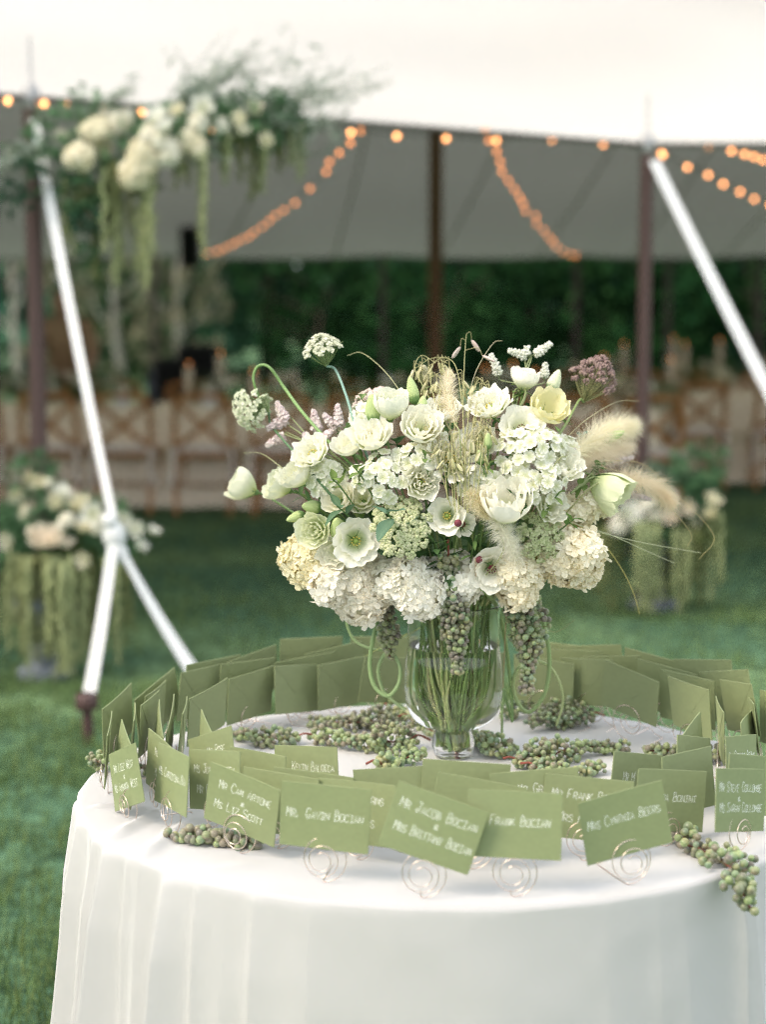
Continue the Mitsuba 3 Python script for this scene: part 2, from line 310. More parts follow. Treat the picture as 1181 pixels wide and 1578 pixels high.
string_light([(-0.1091, 8.7000, 2.4003), (-0.1654, 9.0000, 2.3680), (-0.2310, 9.4000, 2.3533), (-0.2946, 9.8000, 2.3377), (-0.3254, 10.2000, 2.3144), (-0.4434, 10.8000, 2.2577), (-0.5643, 11.4000, 2.2059), (-0.6633, 11.9000, 2.1869), (-0.7443, 12.3000, 2.1723), (-0.8152, 12.7000, 2.1508), (-0.8940, 13.1000, 2.1266), (-0.9809, 13.5000, 2.1047), (-1.0509, 13.9000, 2.0906), (-1.1285, 14.3000, 2.0798), (-1.2141, 14.7000, 2.0730), (-1.2917, 15.1000, 2.0594), (-1.3773, 15.5000, 2.0501), (-1.4597, 15.9000, 2.0396), (-1.5443, 16.3000, 2.0397), (-1.6559, 16.7000, 2.0332)], 'string of warm bulbs swagging down to the left below the garland tip')
string_light([(0.5039, 8.8000, 2.4130), (0.5413, 9.1000, 2.3900), (0.6006, 9.4000, 2.3600), (0.6445, 9.8000, 2.3377), (0.6824, 10.2000, 2.3144), (0.7482, 10.6000, 2.2906), (0.8130, 11.0000, 2.2666), (0.8763, 11.4000, 2.2429), (0.9290, 11.8000, 2.2284), (0.9788, 12.2000, 2.1981), (1.0936, 12.7000, 2.1875), (1.1334, 13.1000, 2.1503), (1.2319, 13.6000, 2.1235), (1.3097, 14.0000, 2.0893), (1.3792, 14.4000, 2.0678), (1.4505, 14.8000, 2.0389), (1.5561, 15.3000, 2.0105), (1.6767, 15.8000, 2.0022), (1.7777, 16.3000, 2.0042)], 'string of warm bulbs swagging down to the right of the centre pole')
string_light([(1.4928, 9.5000, 2.3515), (1.6940, 9.9000, 2.3172), (1.8836, 10.3000, 2.3033), (2.0477, 10.7000, 2.2782), (2.2307, 11.1000, 2.2570), (2.4046, 11.5000, 2.2364), (2.5979, 11.9000, 2.2212)], 'lower string of warm bulbs right of the right side pole', rad=(0.75, 0.29, 0.10))
string_light([(1.6195, 9.4000, 2.4105), (1.7374, 9.5000, 2.3991), (1.8148, 9.6000, 2.4182), (1.9177, 9.8000, 2.3974), (2.0301, 10.0000, 2.3965), (2.1268, 10.2000, 2.3985), (2.2220, 10.4000, 2.3963), (2.3386, 10.6000, 2.3933)], 'upper string of warm bulbs under the eave at the right edge', rad=(0.75, 0.29, 0.10))

# ---------------------------------------------------------------- trees beyond the tent
def leaf_cloud(mb, centres, radii, per, size, c0, c1, r):
    n = len(centres) * per; ci = np.repeat(np.arange(len(centres)), per)
    d = r.normal(size=(n, 3)); d /= np.linalg.norm(d, axis=1, keepdims=True)
    P = centres[ci] + d * (r.uniform(0.35, 1, n) ** 0.6)[:, None] * radii[ci, None] * [1, 1, 0.8]
    M = frames(r.normal(size=(n, 3)) + [0, 0, 0.7], r.uniform(0, 6.28, n))
    v = np.array([[-0.5, 0, 0], [0, -0.28, 0.06], [0.5, 0, -0.04], [0, 0.28, 0.06]]); f = np.array([[0, 1, 2], [0, 2, 3]])
    k = np.clip(r.uniform(0, 1, (len(centres), 1))[ci] * 0.6 + 0.4 * r.uniform(0, 1, (n, 1)), 0, 1)
    many(mb, v, f, P, M, size * (0.6 + 0.8 * r.uniform(0, 1, n)), np.asarray(c0) * (1 - k) + np.asarray(c1) * k)
def tree(x, y, h, w, label, group, c0, c1, seed, low=0.06, bark='bark', per=42, clumps=70, name='tree', leaf=0.6):
    r = np.random.default_rng(seed); k = thing(name, label, 'tree', group); mb = MB()
    top = np.array([x + r.normal() * 0.2, y, h * 0.8]); tr = catmull([[x, y, -0.1], [x + r.normal() * 0.1, y, h * 0.35], top], 6); tube(mb, tr, [0.055 * h / 3, 0.01 * h / 3], sides=8)
    for j in range(6):
        q = tr[4 + j % 8]; a = r.uniform(0, 6.28); tube(mb, [q, q + [math.cos(a) * w * 0.3, math.sin(a) * w * 0.3, 0.1 * h], q + [math.cos(a) * w * 0.42, math.sin(a) * w * 0.42, 0.22 * h]], [0.02 * h / 3, 0.006], sides=5)
    put('trunk', mb.ply(bark, color=False), k); mb = MB()
    u = r.uniform(0, 1, clumps); zz = h * (low + (1 - low) * u); rad = 0.5 * w * np.sin(PI * np.clip(0.14 + 0.80 * u, 0, 1)) ** 0.7
    a = r.uniform(0, 6.28, clumps); rr = rad * np.sqrt(r.uniform(0.1, 1, clumps))
    leaf_cloud(mb, np.stack([x + rr * np.cos(a), y + rr * np.sin(a) * 0.8, zz], 1), (0.18 + 0.12 * r.uniform(0, 1, clumps)) * w, per, leaf, c0, c1, r)
    put('crown', mb.ply('leaf', smooth=False), k)
DG0, DG1 = (0.060, 0.160, 0.104), (0.118, 0.262, 0.172)
spots = [(-15.5, 39), (-11.5, 42), (-8.0, 40), (-5.0, 43), (-2.5, 38), (-0.4, 42), (1.5, 38), (3.6, 41.5), (5.6, 38), (7.4, 42), (9.3, 38.5), (11.4, 42), (14.0, 39), (17, 42), (-19, 42)]
tq = np.random.default_rng(3)
for i, (x, y) in enumerate(spots):
    tree(x, y, tq.uniform(7.5, 10.5), tq.uniform(4.6, 6.0), f'dark green tree in the row beyond the tent, {ORD[sorted(spots).index((x, y))]} from the left', 'dark trees beyond the tent', DG0, DG1, 100 + i)
for i, (x, y) in enumerate([(-4.6, 34.5), (-1.2, 35), (1.2, 34.0), (3.0, 35.2), (5.0, 34.4), (7.2, 35), (9.2, 34)]):
    tree(x, y, tq.uniform(2.6, 3.6), tq.uniform(2.6, 3.6), f'dark rounded shrub before the tree row beyond the tent, {ORD[i]} from the left', 'dark shrubs beyond the tent', (0.012, 0.050, 0.020), (0.035, 0.090, 0.030), 200 + i, name='shrub', leaf=0.26, clumps=34)
for i, (x, y, w) in enumerate([(-6.1, 29.5, 2.4), (-4.5, 30.5, 2.6), (-3.35, 29.2, 1.9)]):
    tree(x, y, 4.6, w, ['pale grey-green feathery tree at the far left behind the dark pole', 'pale grey-green feathery tree left of the black loudspeaker', 'pale silvery tree right behind the loudspeaker stand'][i], None, (0.10, 0.115, 0.070), (0.26, 0.25, 0.17), 300 + i, bark='pale_bark', name='pale_tree', leaf=0.2, clumps=22, per=26)

# ---------------------------------------------------------------- long tables, chairs
def long_cloth(cx, cy, L, Wd, rot, label):
    n = 260; t = np.linspace(0, 1, n, endpoint=False); per = 2 * (L + Wd); s = t * per
    pts, nor = [], []
    for q in s:
        if q < L: pts.append([-L / 2 + q, -Wd / 2]); nor.append([0, -1])
        elif q < L + Wd: pts.append([L / 2, -Wd / 2 + q - L]); nor.append([1, 0])
        elif q < 2 * L + Wd: pts.append([L / 2 - (q - L - Wd), Wd / 2]); nor.append([0, 1])
        else: pts.append([-L / 2, Wd / 2 - (q - 2 * L - Wd)]); nor.append([-1, 0])
    pts, nor = np.array(pts), np.array(nor, float); zs = [0.76, 0.757, 0.745, 0.6, 0.4, 0.2, 0.01]; V = [np.c_[pts * 0.0, np.full(n, 0.76)]]
    for i, z in enumerate(zs):
        f = max(0, (0.75 - z) / 0.74); o = [0, 0.01, 0.018, 0.03, 0.04, 0.05, 0.055][i] + f * 0.03 * np.sin(s * 17 + 2 * np.sin(s * 3))
        V.append(np.c_[pts - (0.01 if i == 0 else 0) * nor + nor * o[:, None] if i else pts, np.full(n, z)])
    V = np.array(V); m = len(V); v = V.reshape(-1, 3) @ Rz(rot).T + [cx, cy, 0]
    i, j = np.meshgrid(np.arange(m - 1), np.arange(n), indexing='ij'); i, j = i.ravel(), j.ravel(); k = (j + 1) % n
    put('long_tablecloth', mikit.ply((v, np.stack([i * n + j, i * n + k, (i + 1) * n + k, (i + 1) * n + j], 1)), 'beige_linen', smooth=45), label=label, cat='tablecloth')
flat('beige_linen', (0.94, 0.81, 0.65), 0.85)
long_cloth(-2.35, 13.95, 8.9, 0.95, -0.055, 'beige cloth draped over the long dinner table behind the row of cross-back chairs')
long_cloth(5.0, 15.75, 5.4, 0.95, -0.03, 'beige cloth over the second long dinner table at the right')
long_cloth(4.9, 18.3, 7.0, 0.95, -0.03, 'beige cloth over the rearmost long dinner table inside the tent')

def chair_parts():
    P = {}
    def t(pts, r, sides=7): m = MB(); tube(m, catmull(pts, 5), r, sides=sides); return m.ply('chair_wood', color=False)
    for s in (-1, 1):
        P.setdefault('rear_leg', []).append(t([[s * 0.20, -0.25, 0], [s * 0.205, -0.20, 0.25], [s * 0.21, -0.19, 0.46], [s * 0.21, -0.215, 0.68], [s * 0.195, -0.25, 0.87]], [0.020, 0.023, 0.023]))
        P.setdefault('front_leg', []).append(t([[s * 0.20, 0.21, 0], [s * 0.205, 0.19, 0.45]], [0.015, 0.018]))
        P.setdefault('cross_slat', []).append(t([[s * 0.205, -0.20, 0.50], [0, -0.205 - 0.006 * s, 0.665], [-s * 0.195, -0.235, 0.84]], 0.021))
        P.setdefault('side_rail', []).append(t([[s * 0.205, -0.21, 0.20], [s * 0.205, 0.195, 0.22]], 0.010))
    P['top_rail'] = [t([[-0.205, -0.245, 0.86], [-0.12, -0.265, 0.885], [0, -0.275, 0.892], [0.12, -0.265, 0.885], [0.205, -0.245, 0.86]], 0.026)]
    P['stretcher'] = [t([[-0.205, 0.0, 0.205], [0.205, 0.0, 0.205]], 0.010)]
    m = MB(); box(m, [0, 0, 0.445], [0.43, 0.42, 0.035], bevel=0.012); P['seat'] = [m.ply('chair_wood', smooth=False, color=False)]
    m = MB(); box(m, [0, 0.005, 0.485], [0.40, 0.39, 0.045], bevel=0.02); P['cushion'] = [m.ply('cushion_cloth', smooth=False, color=False)]
    def rib(s):
        m = MB(); tube(m, catmull([[s * 0.20, -0.20, 0.49], [s * 0.22, -0.245, 0.46], [s * 0.215, -0.255, 0.33], [s * 0.235, -0.25, 0.22]], 5), [0.03, 0.014, 0.02], sides=5); return m.ply('cushion_cloth', color=False)
    P['cushion_tie'] = [rib(-1), rib(1)]
    return P
CH = chair_parts()
def chair(x, y, rot, label, group):
    k = thing('cross_back_chair', label, 'chair', group); M = T().translate([x, y, 0]).rotate([0, 0, 1], math.degrees(rot))
    for n, l in CH.items():
        for s in l: put(n, s, k, M=M)
cq = np.random.default_rng(5)
for i in range(10):
    px = [-30, 86, 197, 318, 436, 552, 664, 776, 890, 1000][i]; y = 13.28 - 0.055 * (i - 1)
    chair((px - 590) / 2700 * y, y, cq.normal() * 0.03 - 0.05, f'brown cross-back chair with pale cushion, {ORD[i]} from the left in the near row', 'cross-back chairs in the near row')
for i in range(6):
    chair(2.65 + i * 0.72, 14.95 - i * 0.02, cq.normal() * 0.15 + 0.1, f'brown cross-back chair, {ORD[i]} from the left at the second table on the right', 'chairs at the right table')
for i in range(8):
    chair(1.9 + i * 0.66, 17.5, cq.normal() * 0.08, f'brown cross-back chair at the rearmost table, {ORD[i]} from the left', 'chairs at the rearmost table')
for i in range(8):
    px = [-60, 60, 170, 290, 410, 540, 660, 800][i]
    chair((px - 590) / 2700 * 14.75, 14.72 - 0.055 * (i - 1), PI + cq.normal() * 0.05 - 0.05, f'brown cross-back chair on the far side of the long table, {ORD[i]} from left', 'chairs on the far side of the long table')
for i in range(5):
    chair(2.9 + i * 0.72, 16.5, PI + cq.normal() * 0.1, f'brown cross-back chair on the far side of the second table, {ORD[i]} from left', 'chairs on the far side of the right table')

# ---------------------------------------------------------------- flower kit for the blurred arrangements
def cup_bloom(r=1.0, seed=0, col=(0.80, 0.78, 0.66), inner=(0.72, 0.74, 0.48), open_=0.6, whorls=3, npet=5, nu=6, nv=7, ruffle=0.05):
    q = np.random.default_rng(seed); mb = MB(); F = grid(nu, nv)
    for w in range(whorls):
        rw = 1.0 - 0.25 * w; off = w * 0.63 + q.uniform(0, 0.3)
        for k in range(npet):
            ph = 2 * PI * k / npet + off + q.normal() * 0.08; o = open_ * (1 - 0.3 * w) + q.normal() * 0.06; hh = (1.05 - 0.04 * w) * (1 + q.normal() * 0.04)
            S, Tt = np.meshgrid(np.linspace(-1, 1, nu), np.linspace(0, 1, nv), indexing='ij')
            te = Tt * (1 - 0.13 * S ** 2 * (0.4 + 0.6 * Tt)); al = (2.4 / npet) * np.sin(PI * np.clip(0.12 + 0.66 * Tt, 0, 1)) ** 0.7
            rad = rw * (0.10 + 0.72 * np.sin(np.clip(te * 1.35, 0, 1) * PI / 2) ** 0.9 + o * 0.75 * np.clip(te - 0.45, 0, 1) ** 1.4 - (1 - o) * 0.34 * np.clip(te - 0.55, 0, 1) ** 1.3)
            z = hh * (1.15 * te ** 1.1 - o * 0.55 * np.clip(te - 0.5, 0, 1) ** 1.2)
            wob = ruffle * Tt ** 2.5 * np.sin(S * 5.0 + q.uniform(0, 6) + 2 * Tt)
            a = ph + S * al; rad = rad + wob; z = z + ruffle * 0.8 * Tt ** 2.5 * np.sin(S * 7 + q.uniform(0, 6))
            C = np.asarray(inner) * (1 - np.clip(Tt * 1.5, 0, 1)[..., None]) + np.asarray(col) * np.clip(Tt * 1.5, 0, 1)[..., None]
            mb.add((np.stack([rad * np.cos(a), rad * np.sin(a), z], -1) * r).reshape(-1, 3), F, C.reshape(-1, 3) * (1 + q.normal() * 0.03))
    return mb
def floret_mesh(npet=4, cup=0.18, seed=0, notch=0.0):
    V, F = [np.array([[0, 0, 0.0]])], []
    for k in range(npet):
        a = 2 * PI * k / npet; d = np.array([math.cos(a), math.sin(a)]); s = np.array([-d[1], d[0]]); w = 0.40 if npet == 4 else 0.44
        pts = [d * 0.32 + s * w * 0.75, d * 0.75 + s * w * 1.05, d * 0.97 + s * 0.26, d * (1.0 - notch), d * 0.97 - s * 0.26, d * 0.75 - s * w * 1.05, d * 0.32 - s * w * 0.75]
        z = [0.10, cup * 0.9, cup + 0.05, cup, cup + 0.04, cup * 1.0, 0.06]; b = sum(len(x) for x in V)
        V.append(np.array([[*p, zz + 0.05 * ((k + i) % 2)] for i, (p, zz) in enumerate(zip(pts, z))])); F += [[0, b + i + 1, b + i] for i in range(6)]
    return np.vstack(V), np.array(F)
FL4, FL5 = floret_mesh(4), floret_mesh(5, 0.06, notch=0.07)
def floret_head(a, b, c, n, size, c0, c1, seed, cone=0.0, fl=FL4):
    """A lopsided head of florets: several overlapping rounded lobes inside half-axes a, b, c (z along the stem)."""
    q = np.random.default_rng(seed); k = 6; O = q.normal(size=(k, 3)) * 0.34; O[0] *= 0.2; Rr = q.uniform(0.50, 0.72, k); Rr[0] = 0.74; ax = np.array([a, b, c]); P, N = [], []
    for o, r in zip(O, Rr):
        m = int(n * 0.42 * r / 0.6); d = q.normal(size=(m, 3)); d /= np.linalg.norm(d, axis=1, keepdims=True); p = o + d * r * (0.88 + 0.24 * q.uniform(0, 1, (m, 1)))
        out = np.all(np.linalg.norm(p[:, None] - O[None], axis=2) > 0.86 * Rr[None] - 1e-9, axis=1) & (p[:, 2] > -0.8); P.append(p[out]); N.append(d[out])
    P, N = np.vstack(P), np.vstack(N); n = len(P); M = frames(N + q.normal(size=(n, 3)) * 0.26, q.uniform(0, 6.28, n)); t = np.clip(q.uniform(0, 1, (n, 1)) * 0.75 + 0.25 * (0.5 - 0.5 * P[:, 2:]), 0, 1)
    mb = MB(); many(mb, fl[0], fl[1], P * ax, M, size * (0.7 + 0.6 * q.uniform(0, 1, n)), np.asarray(c0) * (1 - t) + np.asarray(c1) * t)
    for o, r in zip(O, Rr): ball(mb, o * ax, ax * r * 0.86, (0.74, 0.73, 0.56), 2)
    return mb
ROSES = [cup_bloom(1, s, c, i, o).ply('petal') for s, c, i, o in ((1, (0.82, 0.80, 0.70), (0.7, 0.72, 0.45), 0.5), (2, (0.80, 0.77, 0.62), (0.72, 0.70, 0.42), 0.8), (3, (0.90, 0.84, 0.75), (0.87, 0.79, 0.66), 0.6), (4, (0.84, 0.84, 0.80), (0.7, 0.74, 0.5), 0.9))]
HYDS = [floret_head(1, 1, 1.05, 170, 0.25, c0, c1, s).ply('petal') for s, c0, c1 in ((1, (0.88, 0.86, 0.74), (0.84, 0.78, 0.58)), (2, (0.90, 0.89, 0.83), (0.87, 0.84, 0.71)))]
def place(pos, d, r, spin=0.0):
    F = frame(d) @ Rz(spin) * r; M = np.eye(4); M[:3, :3] = F; M[:3, 3] = pos
    return T(M.tolist())
def arrangement(name, label, cat, blooms, leaves, strands, seed, ferns=(), core=None):
    q = np.random.default_rng(seed); k = thing(name, label, cat)
    for pos, r, kind in blooms:
        r = r * (0.86 if kind >= 4 else 0.95)
        d = unit(q.normal(size=3) * 0.5 + [0, -1.0, 0.55]); shp = ROSES[kind] if kind < 4 else HYDS[kind - 4]
        put('hydrangea_head' if kind >= 4 else 'bloom', shp, k, M=place(np.asarray(pos) - (d * r * 0.4), d, r, q.uniform(0, 6)))
    mb = MB()
    for c, rad, n, c0, c1, size in leaves: leaf_cloud(mb, np.array([c], float), np.array([rad * 1.1]), int(n * 1.25), size * 0.72, c0, c1, q)
    put('foliage', mb.ply('leaf', smooth=False), k)
    if len(ferns):
        mb = MB()
        for a, b, spread, n in ferns:
            a, b = np.asarray(a, float), np.asarray(b, float)
            for _ in range(9):
                p = catmull([a + q.normal(size=3) * 0.03, (a + b) / 2 + q.normal(size=3) * spread * 0.5, b + q.normal(size=3) * spread], 6); tube(mb, p, [0.004, 0.0015], (0.10, 0.17, 0.09), 4)
                m = n // 9; t = q.uniform(0.1, 1, m); P = np.stack([np.interp(t, np.linspace(0, 1, len(p)), p[:, j]) for j in range(3)], 1) + q.normal(size=(m, 3)) * spread * 0.28
                kk = q.uniform(0, 1, (m, 1)); many(mb, np.array([[-0.5, 0, 0], [0, -0.1, 0], [0.5, 0, 0], [0, 0.1, 0]]), np.array([[0, 1, 2], [0, 2, 3]]), P, frames(q.normal(size=(m, 3)), q.uniform(0, 6, m)), 0.06 * (0.5 + q.uniform(0, 1, m)), np.array([0.24, 0.32, 0.25]) * (1 - kk) + np.array([0.55, 0.59, 0.52]) * kk)
        put('fern_spray', mb.ply('leaf', smooth=False), k)
    strands = [(np.asarray(a) + [dx, dy, 0], L * f, r * 0.60, c) for a, L, r, c in strands for dx, dy, f in ((0, 0, 1.08), (q.normal() * .03, -.03, .75), (q.normal() * .035, .04, .92))]
    for a, L, r, c in strands:
        a = np.asarray(a, float); n = 14; p = np.array([a + [q.normal() * 0.006, q.normal() * 0.006 - 0.0 * t, -L * t] for t in np.linspace(0, 1, n)])
        p[0] += [0, 0.03, 0.03]; mb = MB(); tube(mb, p, r * (0.75 + 0.5 * q.uniform(0, 1, n)) * np.linspace(1, 0.6, n), c, 7)
        m = int(L * 420); t = q.uniform(0, 1, m); P = np.stack([np.interp(t, np.linspace(0, 1, n), p[:, j]) for j in range(3)], 1) + q.normal(size=(m, 3)) * r * 0.8
        v, f = ico(0); many(mb, v, f, P, frames(q.normal(size=(m, 3))), r * 0.42, np.asarray(c) * (0.8 + 0.5 * q.uniform(0, 1, (m, 1)))); put('trailing_strand', mb.ply('floret_skin'), k)
    return k
G0, G1 = (0.048, 0.125, 0.062), (0.14, 0.26, 0.135)
GY0, GY1 = (0.055, 0.10, 0.035), (0.14, 0.19, 0.075)
AM = (0.26, 0.30, 0.145); AM2 = (0.15, 0.17, 0.065)
# garland on the left pole
gb = [((-1.2439, 7.3500, 2.1444), 0.075, 4), ((-1.1851, 7.4000, 2.2807), 0.075, 4), ((-1.1219, 7.4500, 2.3280), 0.06, 5), ((-1.0382, 7.3500, 2.1128), 0.085, 4), ((-0.9596, 7.3500, 2.1707), 0.085, 4), ((-0.8790, 7.3500, 2.1918), 0.07, 5), ((-0.9358, 7.3500, 2.3230), 0.05, 3), ((-0.8531, 7.4000, 2.3545), 0.036, 1), ((-0.8903, 7.3000, 2.2788), 0.045, 3), ((-0.9579, 7.3500, 2.2758), 0.05, 5), ((-0.8035, 7.4000, 2.2490), 0.065, 4), ((-0.7812, 7.4000, 2.3071), 0.055, 5), ((-0.7482, 7.4000, 2.3703), 0.05, 3), ((-0.7608, 7.4000, 2.2146), 0.055, 4), ((-0.6836, 7.4500, 2.3121), 0.05, 5), ((-0.5901, 7.4000, 2.3255), 0.038, 0), ((-0.5841, 7.4200, 2.2747), 0.036, 0), ((-0.4865, 7.4500, 2.2376), 0.038, 0), ((-0.5405, 7.5000, 2.3759), 0.036, 1), ((-0.9916, 7.3800, 2.0991), 0.06, 4), ((-1.1751, 7.5000, 2.2234), 0.05, 4), ((-1.3429, 7.4500, 2.2456), 0.04, 0)]
gl = [((-1.3513, 7.5000, 2.2770), .14, 80, G0, G1, .07), ((-1.3724, 7.4500, 2.1389), .15, 90, G0, G1, .07), ((-1.2934, 7.4500, 2.0185), .12, 110, G0, G1, .06), ((-1.2412, 7.4500, 1.9111), .09, 90, (0.02, 0.07, 0.045), (0.06, 0.15, 0.10), .05), ((-1.2297, 7.4500, 1.8032), .06, 40, G0, G1, .05), ((-1.1280, 7.5500, 2.2278), .18, 180, G0, G1, .07), ((-0.9215, 7.5500, 2.2548), .18, 180, G0, G1, .07), ((-0.7195, 7.6000, 2.3271), .18, 200, G0, G1, .07), ((-0.5434, 7.6500, 2.3458), .18, 200, G0, G1, .07), ((-0.4239, 7.7500, 2.3284), .12, 90, G0, G1, .06), ((-0.7188, 7.6000, 2.3813), .10, 60, G0, G1, .06), ((-1.4926, 7.3000, 2.0619), .13, 60, (0.015, 0.05, 0.03), (0.04, 0.10, 0.06), .06), ((-1.5612, 7.3000, 1.9831), .10, 40, (0.015, 0.05, 0.03), (0.04, 0.10, 0.06), .06), ((-1.0408, 7.5000, 2.0890), .10, 80, GY0, GY1, .05), ((-1.2535, 7.5000, 2.3972), .10, 40, G0, G1, .05)]
gf = [((-0.9408, 7.6000, 2.3000), (-0.6667, 7.5000, 2.5436), .11, 110), ((-0.8568, 7.6000, 2.3813), (-0.4624, 7.5000, 2.6231), .08, 80), ((-0.6639, 7.6000, 2.3542), (-0.3043, 7.6000, 2.5163), .12, 150), ((-0.5814, 7.6000, 2.3271), (-0.0851, 7.7000, 2.4878), .09, 120), ((-0.5297, 7.6500, 2.3185), (-0.1714, 7.8000, 2.3889), .10, 110), ((-0.8020, 7.6000, 2.3542), (-0.7897, 7.5000, 2.4771), .10, 220), ((-1.4103, 7.3000, 2.1666), (-1.6011, 7.2000, 2.1455), .06, 80), ((-1.2818, 7.5000, 2.3438), (-1.0076, 7.4000, 2.4387), .03, 40)]
gs = [((-1.3098, 7.5000, 2.0485), .26, .018, AM), ((-1.2194, 7.5000, 2.0485), .36, .018, AM2), ((-1.1338, 7.4500, 2.1202), .30, .022, AM2), ((-1.1215, 7.4200, 2.0967), .42, .020, AM), ((-1.0632, 7.4500, 2.1202), .24, .012, AM2), ((-0.9892, 7.4000, 2.0820), .42, .020, AM), ((-0.8637, 7.4000, 2.1749), .13, .014, AM2), ((-0.7477, 7.4000, 2.1881), .40, .014, AM), ((-0.6668, 7.5000, 2.2770), .20, .016, AM), ((-0.5624, 7.6000, 2.2865), .26, .02, AM2), ((-0.5128, 7.6000, 2.2729), .22, .016, AM), ((-0.4437, 7.7000, 2.3097), .16, .02, AM2), ((-0.3653, 7.7000, 2.3097), .2, .014, AM), ((-1.0227, 7.4500, 1.9380), .26, .014, AM), ((-1.2599, 7.5000, 2.0755), .2, .02, AM2)]
arrangement('floral_garland', 'lush garland of cream hydrangeas, white roses and ferns hung on the left pole top', 'floral garland', gb, gl, gs, 21, gf)
# urns of flowers at the two pole feet
def urn(x, y, r, h, k):
    v, f = revolve([(0.001, 0), (r * 0.8, 0), (r * 0.8, 0.03), (r * 0.45, 0.06), (r * 0.4, h * 0.45), (r * 0.7, h * 0.6), (r, h * 0.92), (r * 1.08, h), (r * 0.95, h), (r * 0.9, h * 0.9), (0.001, h * 0.88)], 28); put('urn', mikit.ply((v + [x, y, 0], f), 'urn_stone', smooth=40), k)
ub = [((-1.5565, 7.2000, 0.5895), .045, 0), ((-1.4126, 7.1000, 0.6164), .06, 2), ((-1.3543, 7.1000, 0.6111), .055, 2), ((-1.3162, 7.1500, 0.5828), .045, 2), ((-1.2234, 7.1000, 0.5253), .040, 0), ((-1.3567, 7.2000, 0.7466), .045, 0), ((-1.2575, 7.2000, 0.7385), .05, 1), ((-1.1754, 7.1500, 0.6770), .045, 5), ((-1.4088, 7.3000, 0.8254), .035, 0), ((-1.1878, 7.1000, 0.7126), .05, 3), ((-1.0284, 7.2000, 0.6383), .036, 3), ((-0.9532, 7.2000, 0.6275), .032, 3), ((-1.0080, 7.2000, 0.5651), .034, 3), ((-1.5168, 7.2000, 0.7816), .034, 1), ((-1.4738, 7.3000, 0.8364), .034, 1), ((-1.4362, 7.3000, 0.8172), .034, 1), ((-1.3087, 7.1500, 0.6851), .04, 5), ((-1.2348, 7.1500, 0.6448), .04, 1), ((-1.3289, 7.2000, 0.7870), .04, 3), ((-1.0835, 7.2500, 0.6728), .034, 3), ((-1.4887, 7.2500, 0.7001), .04, 4)]
ul = [((-1.4550, 7.3500, 0.6605), .2, 240, G0, G1, .07), ((-1.2641, 7.3500, 0.6052), .2, 240, G0, G1, .07), ((-1.5682, 7.3500, 0.5220), .17, 160, G0, G1, .07), ((-1.4879, 7.4000, 0.8485), .12, 90, G0, G1, .06), ((-1.3130, 7.3000, 0.4739), .18, 200, (0.05, 0.09, 0.025), (0.11, 0.15, 0.05), .06), ((-1.1197, 7.3000, 0.5842), .12, 110, G0, G1, .06), ((-1.5329, 7.3000, 0.4187), .12, 110, (0.05, 0.09, 0.025), (0.11, 0.15, 0.05), .06), ((-1.1744, 7.4000, 0.6822), .1, 60, G0, G1, .06)]
us = [((-1.5584, 7.2000, 0.5161), .36, .016, AM), ((-1.5001, 7.1500, 0.4964), .36, .016, AM2), ((-1.4519, 7.2000, 0.4616), .36, .018, AM), ((-1.3877, 7.1500, 0.4964), .36, .022, AM), ((-1.3354, 7.1000, 0.5038), .42, .026, AM), ((-1.2876, 7.1000, 0.5038), .42, .026, AM), ((-1.2539, 7.1500, 0.4964), .38, .022, AM), ((-1.2144, 7.2000, 0.4753), .36, .018, AM2), ((-1.1548, 7.2000, 0.4889), .34, .016, AM), ((-1.1115, 7.2000, 0.5025), .40, .018, AM), ((-1.0869, 7.2500, 0.4814), .32, .014, AM2), ((-1.4630, 7.1000, 0.5038), .40, .016, AM), ((-1.3002, 7.0500, 0.4846), .40, .018, AM)]
k = arrangement('pole_foot_arrangement', 'white and peach flowers with trailing amaranth in an urn at the left pole foot', 'floral arrangement', ub, ul, us, 22); urn(-1.43, 7.3, 0.15, 0.34, k)
rb = [((1.2320, 8.7500, 0.5212), .06, 3), ((1.3432, 8.8000, 0.5648), .05, 5), ((1.6518, 8.7500, 0.5803), .05, 1), ((1.6467, 8.7500, 0.5146), .04, 1), ((1.4479, 8.7500, 0.4982), .05, 2), ((1.5318, 8.7500, 0.5475), .045, 2), ((1.1809, 8.7500, 0.4554), .055, 5), ((1.2885, 8.7500, 0.4620), .05, 3), ((1.3697, 8.7500, 0.4883), .05, 0), ((1.5684, 8.8000, 0.4656), .035, 0), ((1.4410, 8.8000, 0.5978), .04, 3)]
rl = [((1.6200, 8.9000, 0.7366), .16, 160, G0, G1, .07), ((1.5234, 8.9000, 0.6035), .18, 200, G0, G1, .07), ((1.3606, 8.9000, 0.4364), .18, 180, G0, G1, .07), ((1.2288, 8.9000, 0.3694), .14, 130, (0.05, 0.09, 0.025), (0.11, 0.15, 0.05), .06), ((1.6271, 8.9000, 0.4029), .15, 150, (0.05, 0.09, 0.025), (0.11, 0.15, 0.05), .06), ((1.4785, 8.9000, 0.3526), .15, 150, (0.05, 0.09, 0.025), (0.11, 0.15, 0.05), .06), ((1.3895, 8.9000, 0.6701), .12, 90, (0.04, 0.10, 0.06), (0.12, 0.2, 0.14), .06)]
rs = [((1.1160, 8.7500, 0.4225), .34, .018, AM2), ((1.1588, 8.7500, 0.4060), .36, .02, AM2), ((1.3173, 8.7000, 0.4454), .40, .034, AM), ((1.3499, 8.7200, 0.4264), .36, .026, AM), ((1.4954, 8.7500, 0.4060), .36, .02, AM), ((1.5350, 8.7500, 0.3895), .30, .024, AM), ((1.6154, 8.8000, 0.4160), .34, .022, AM2), ((1.6665, 8.8000, 0.4822), .38, .02, AM), ((1.4451, 8.8000, 0.3828), .3, .018, AM2)]
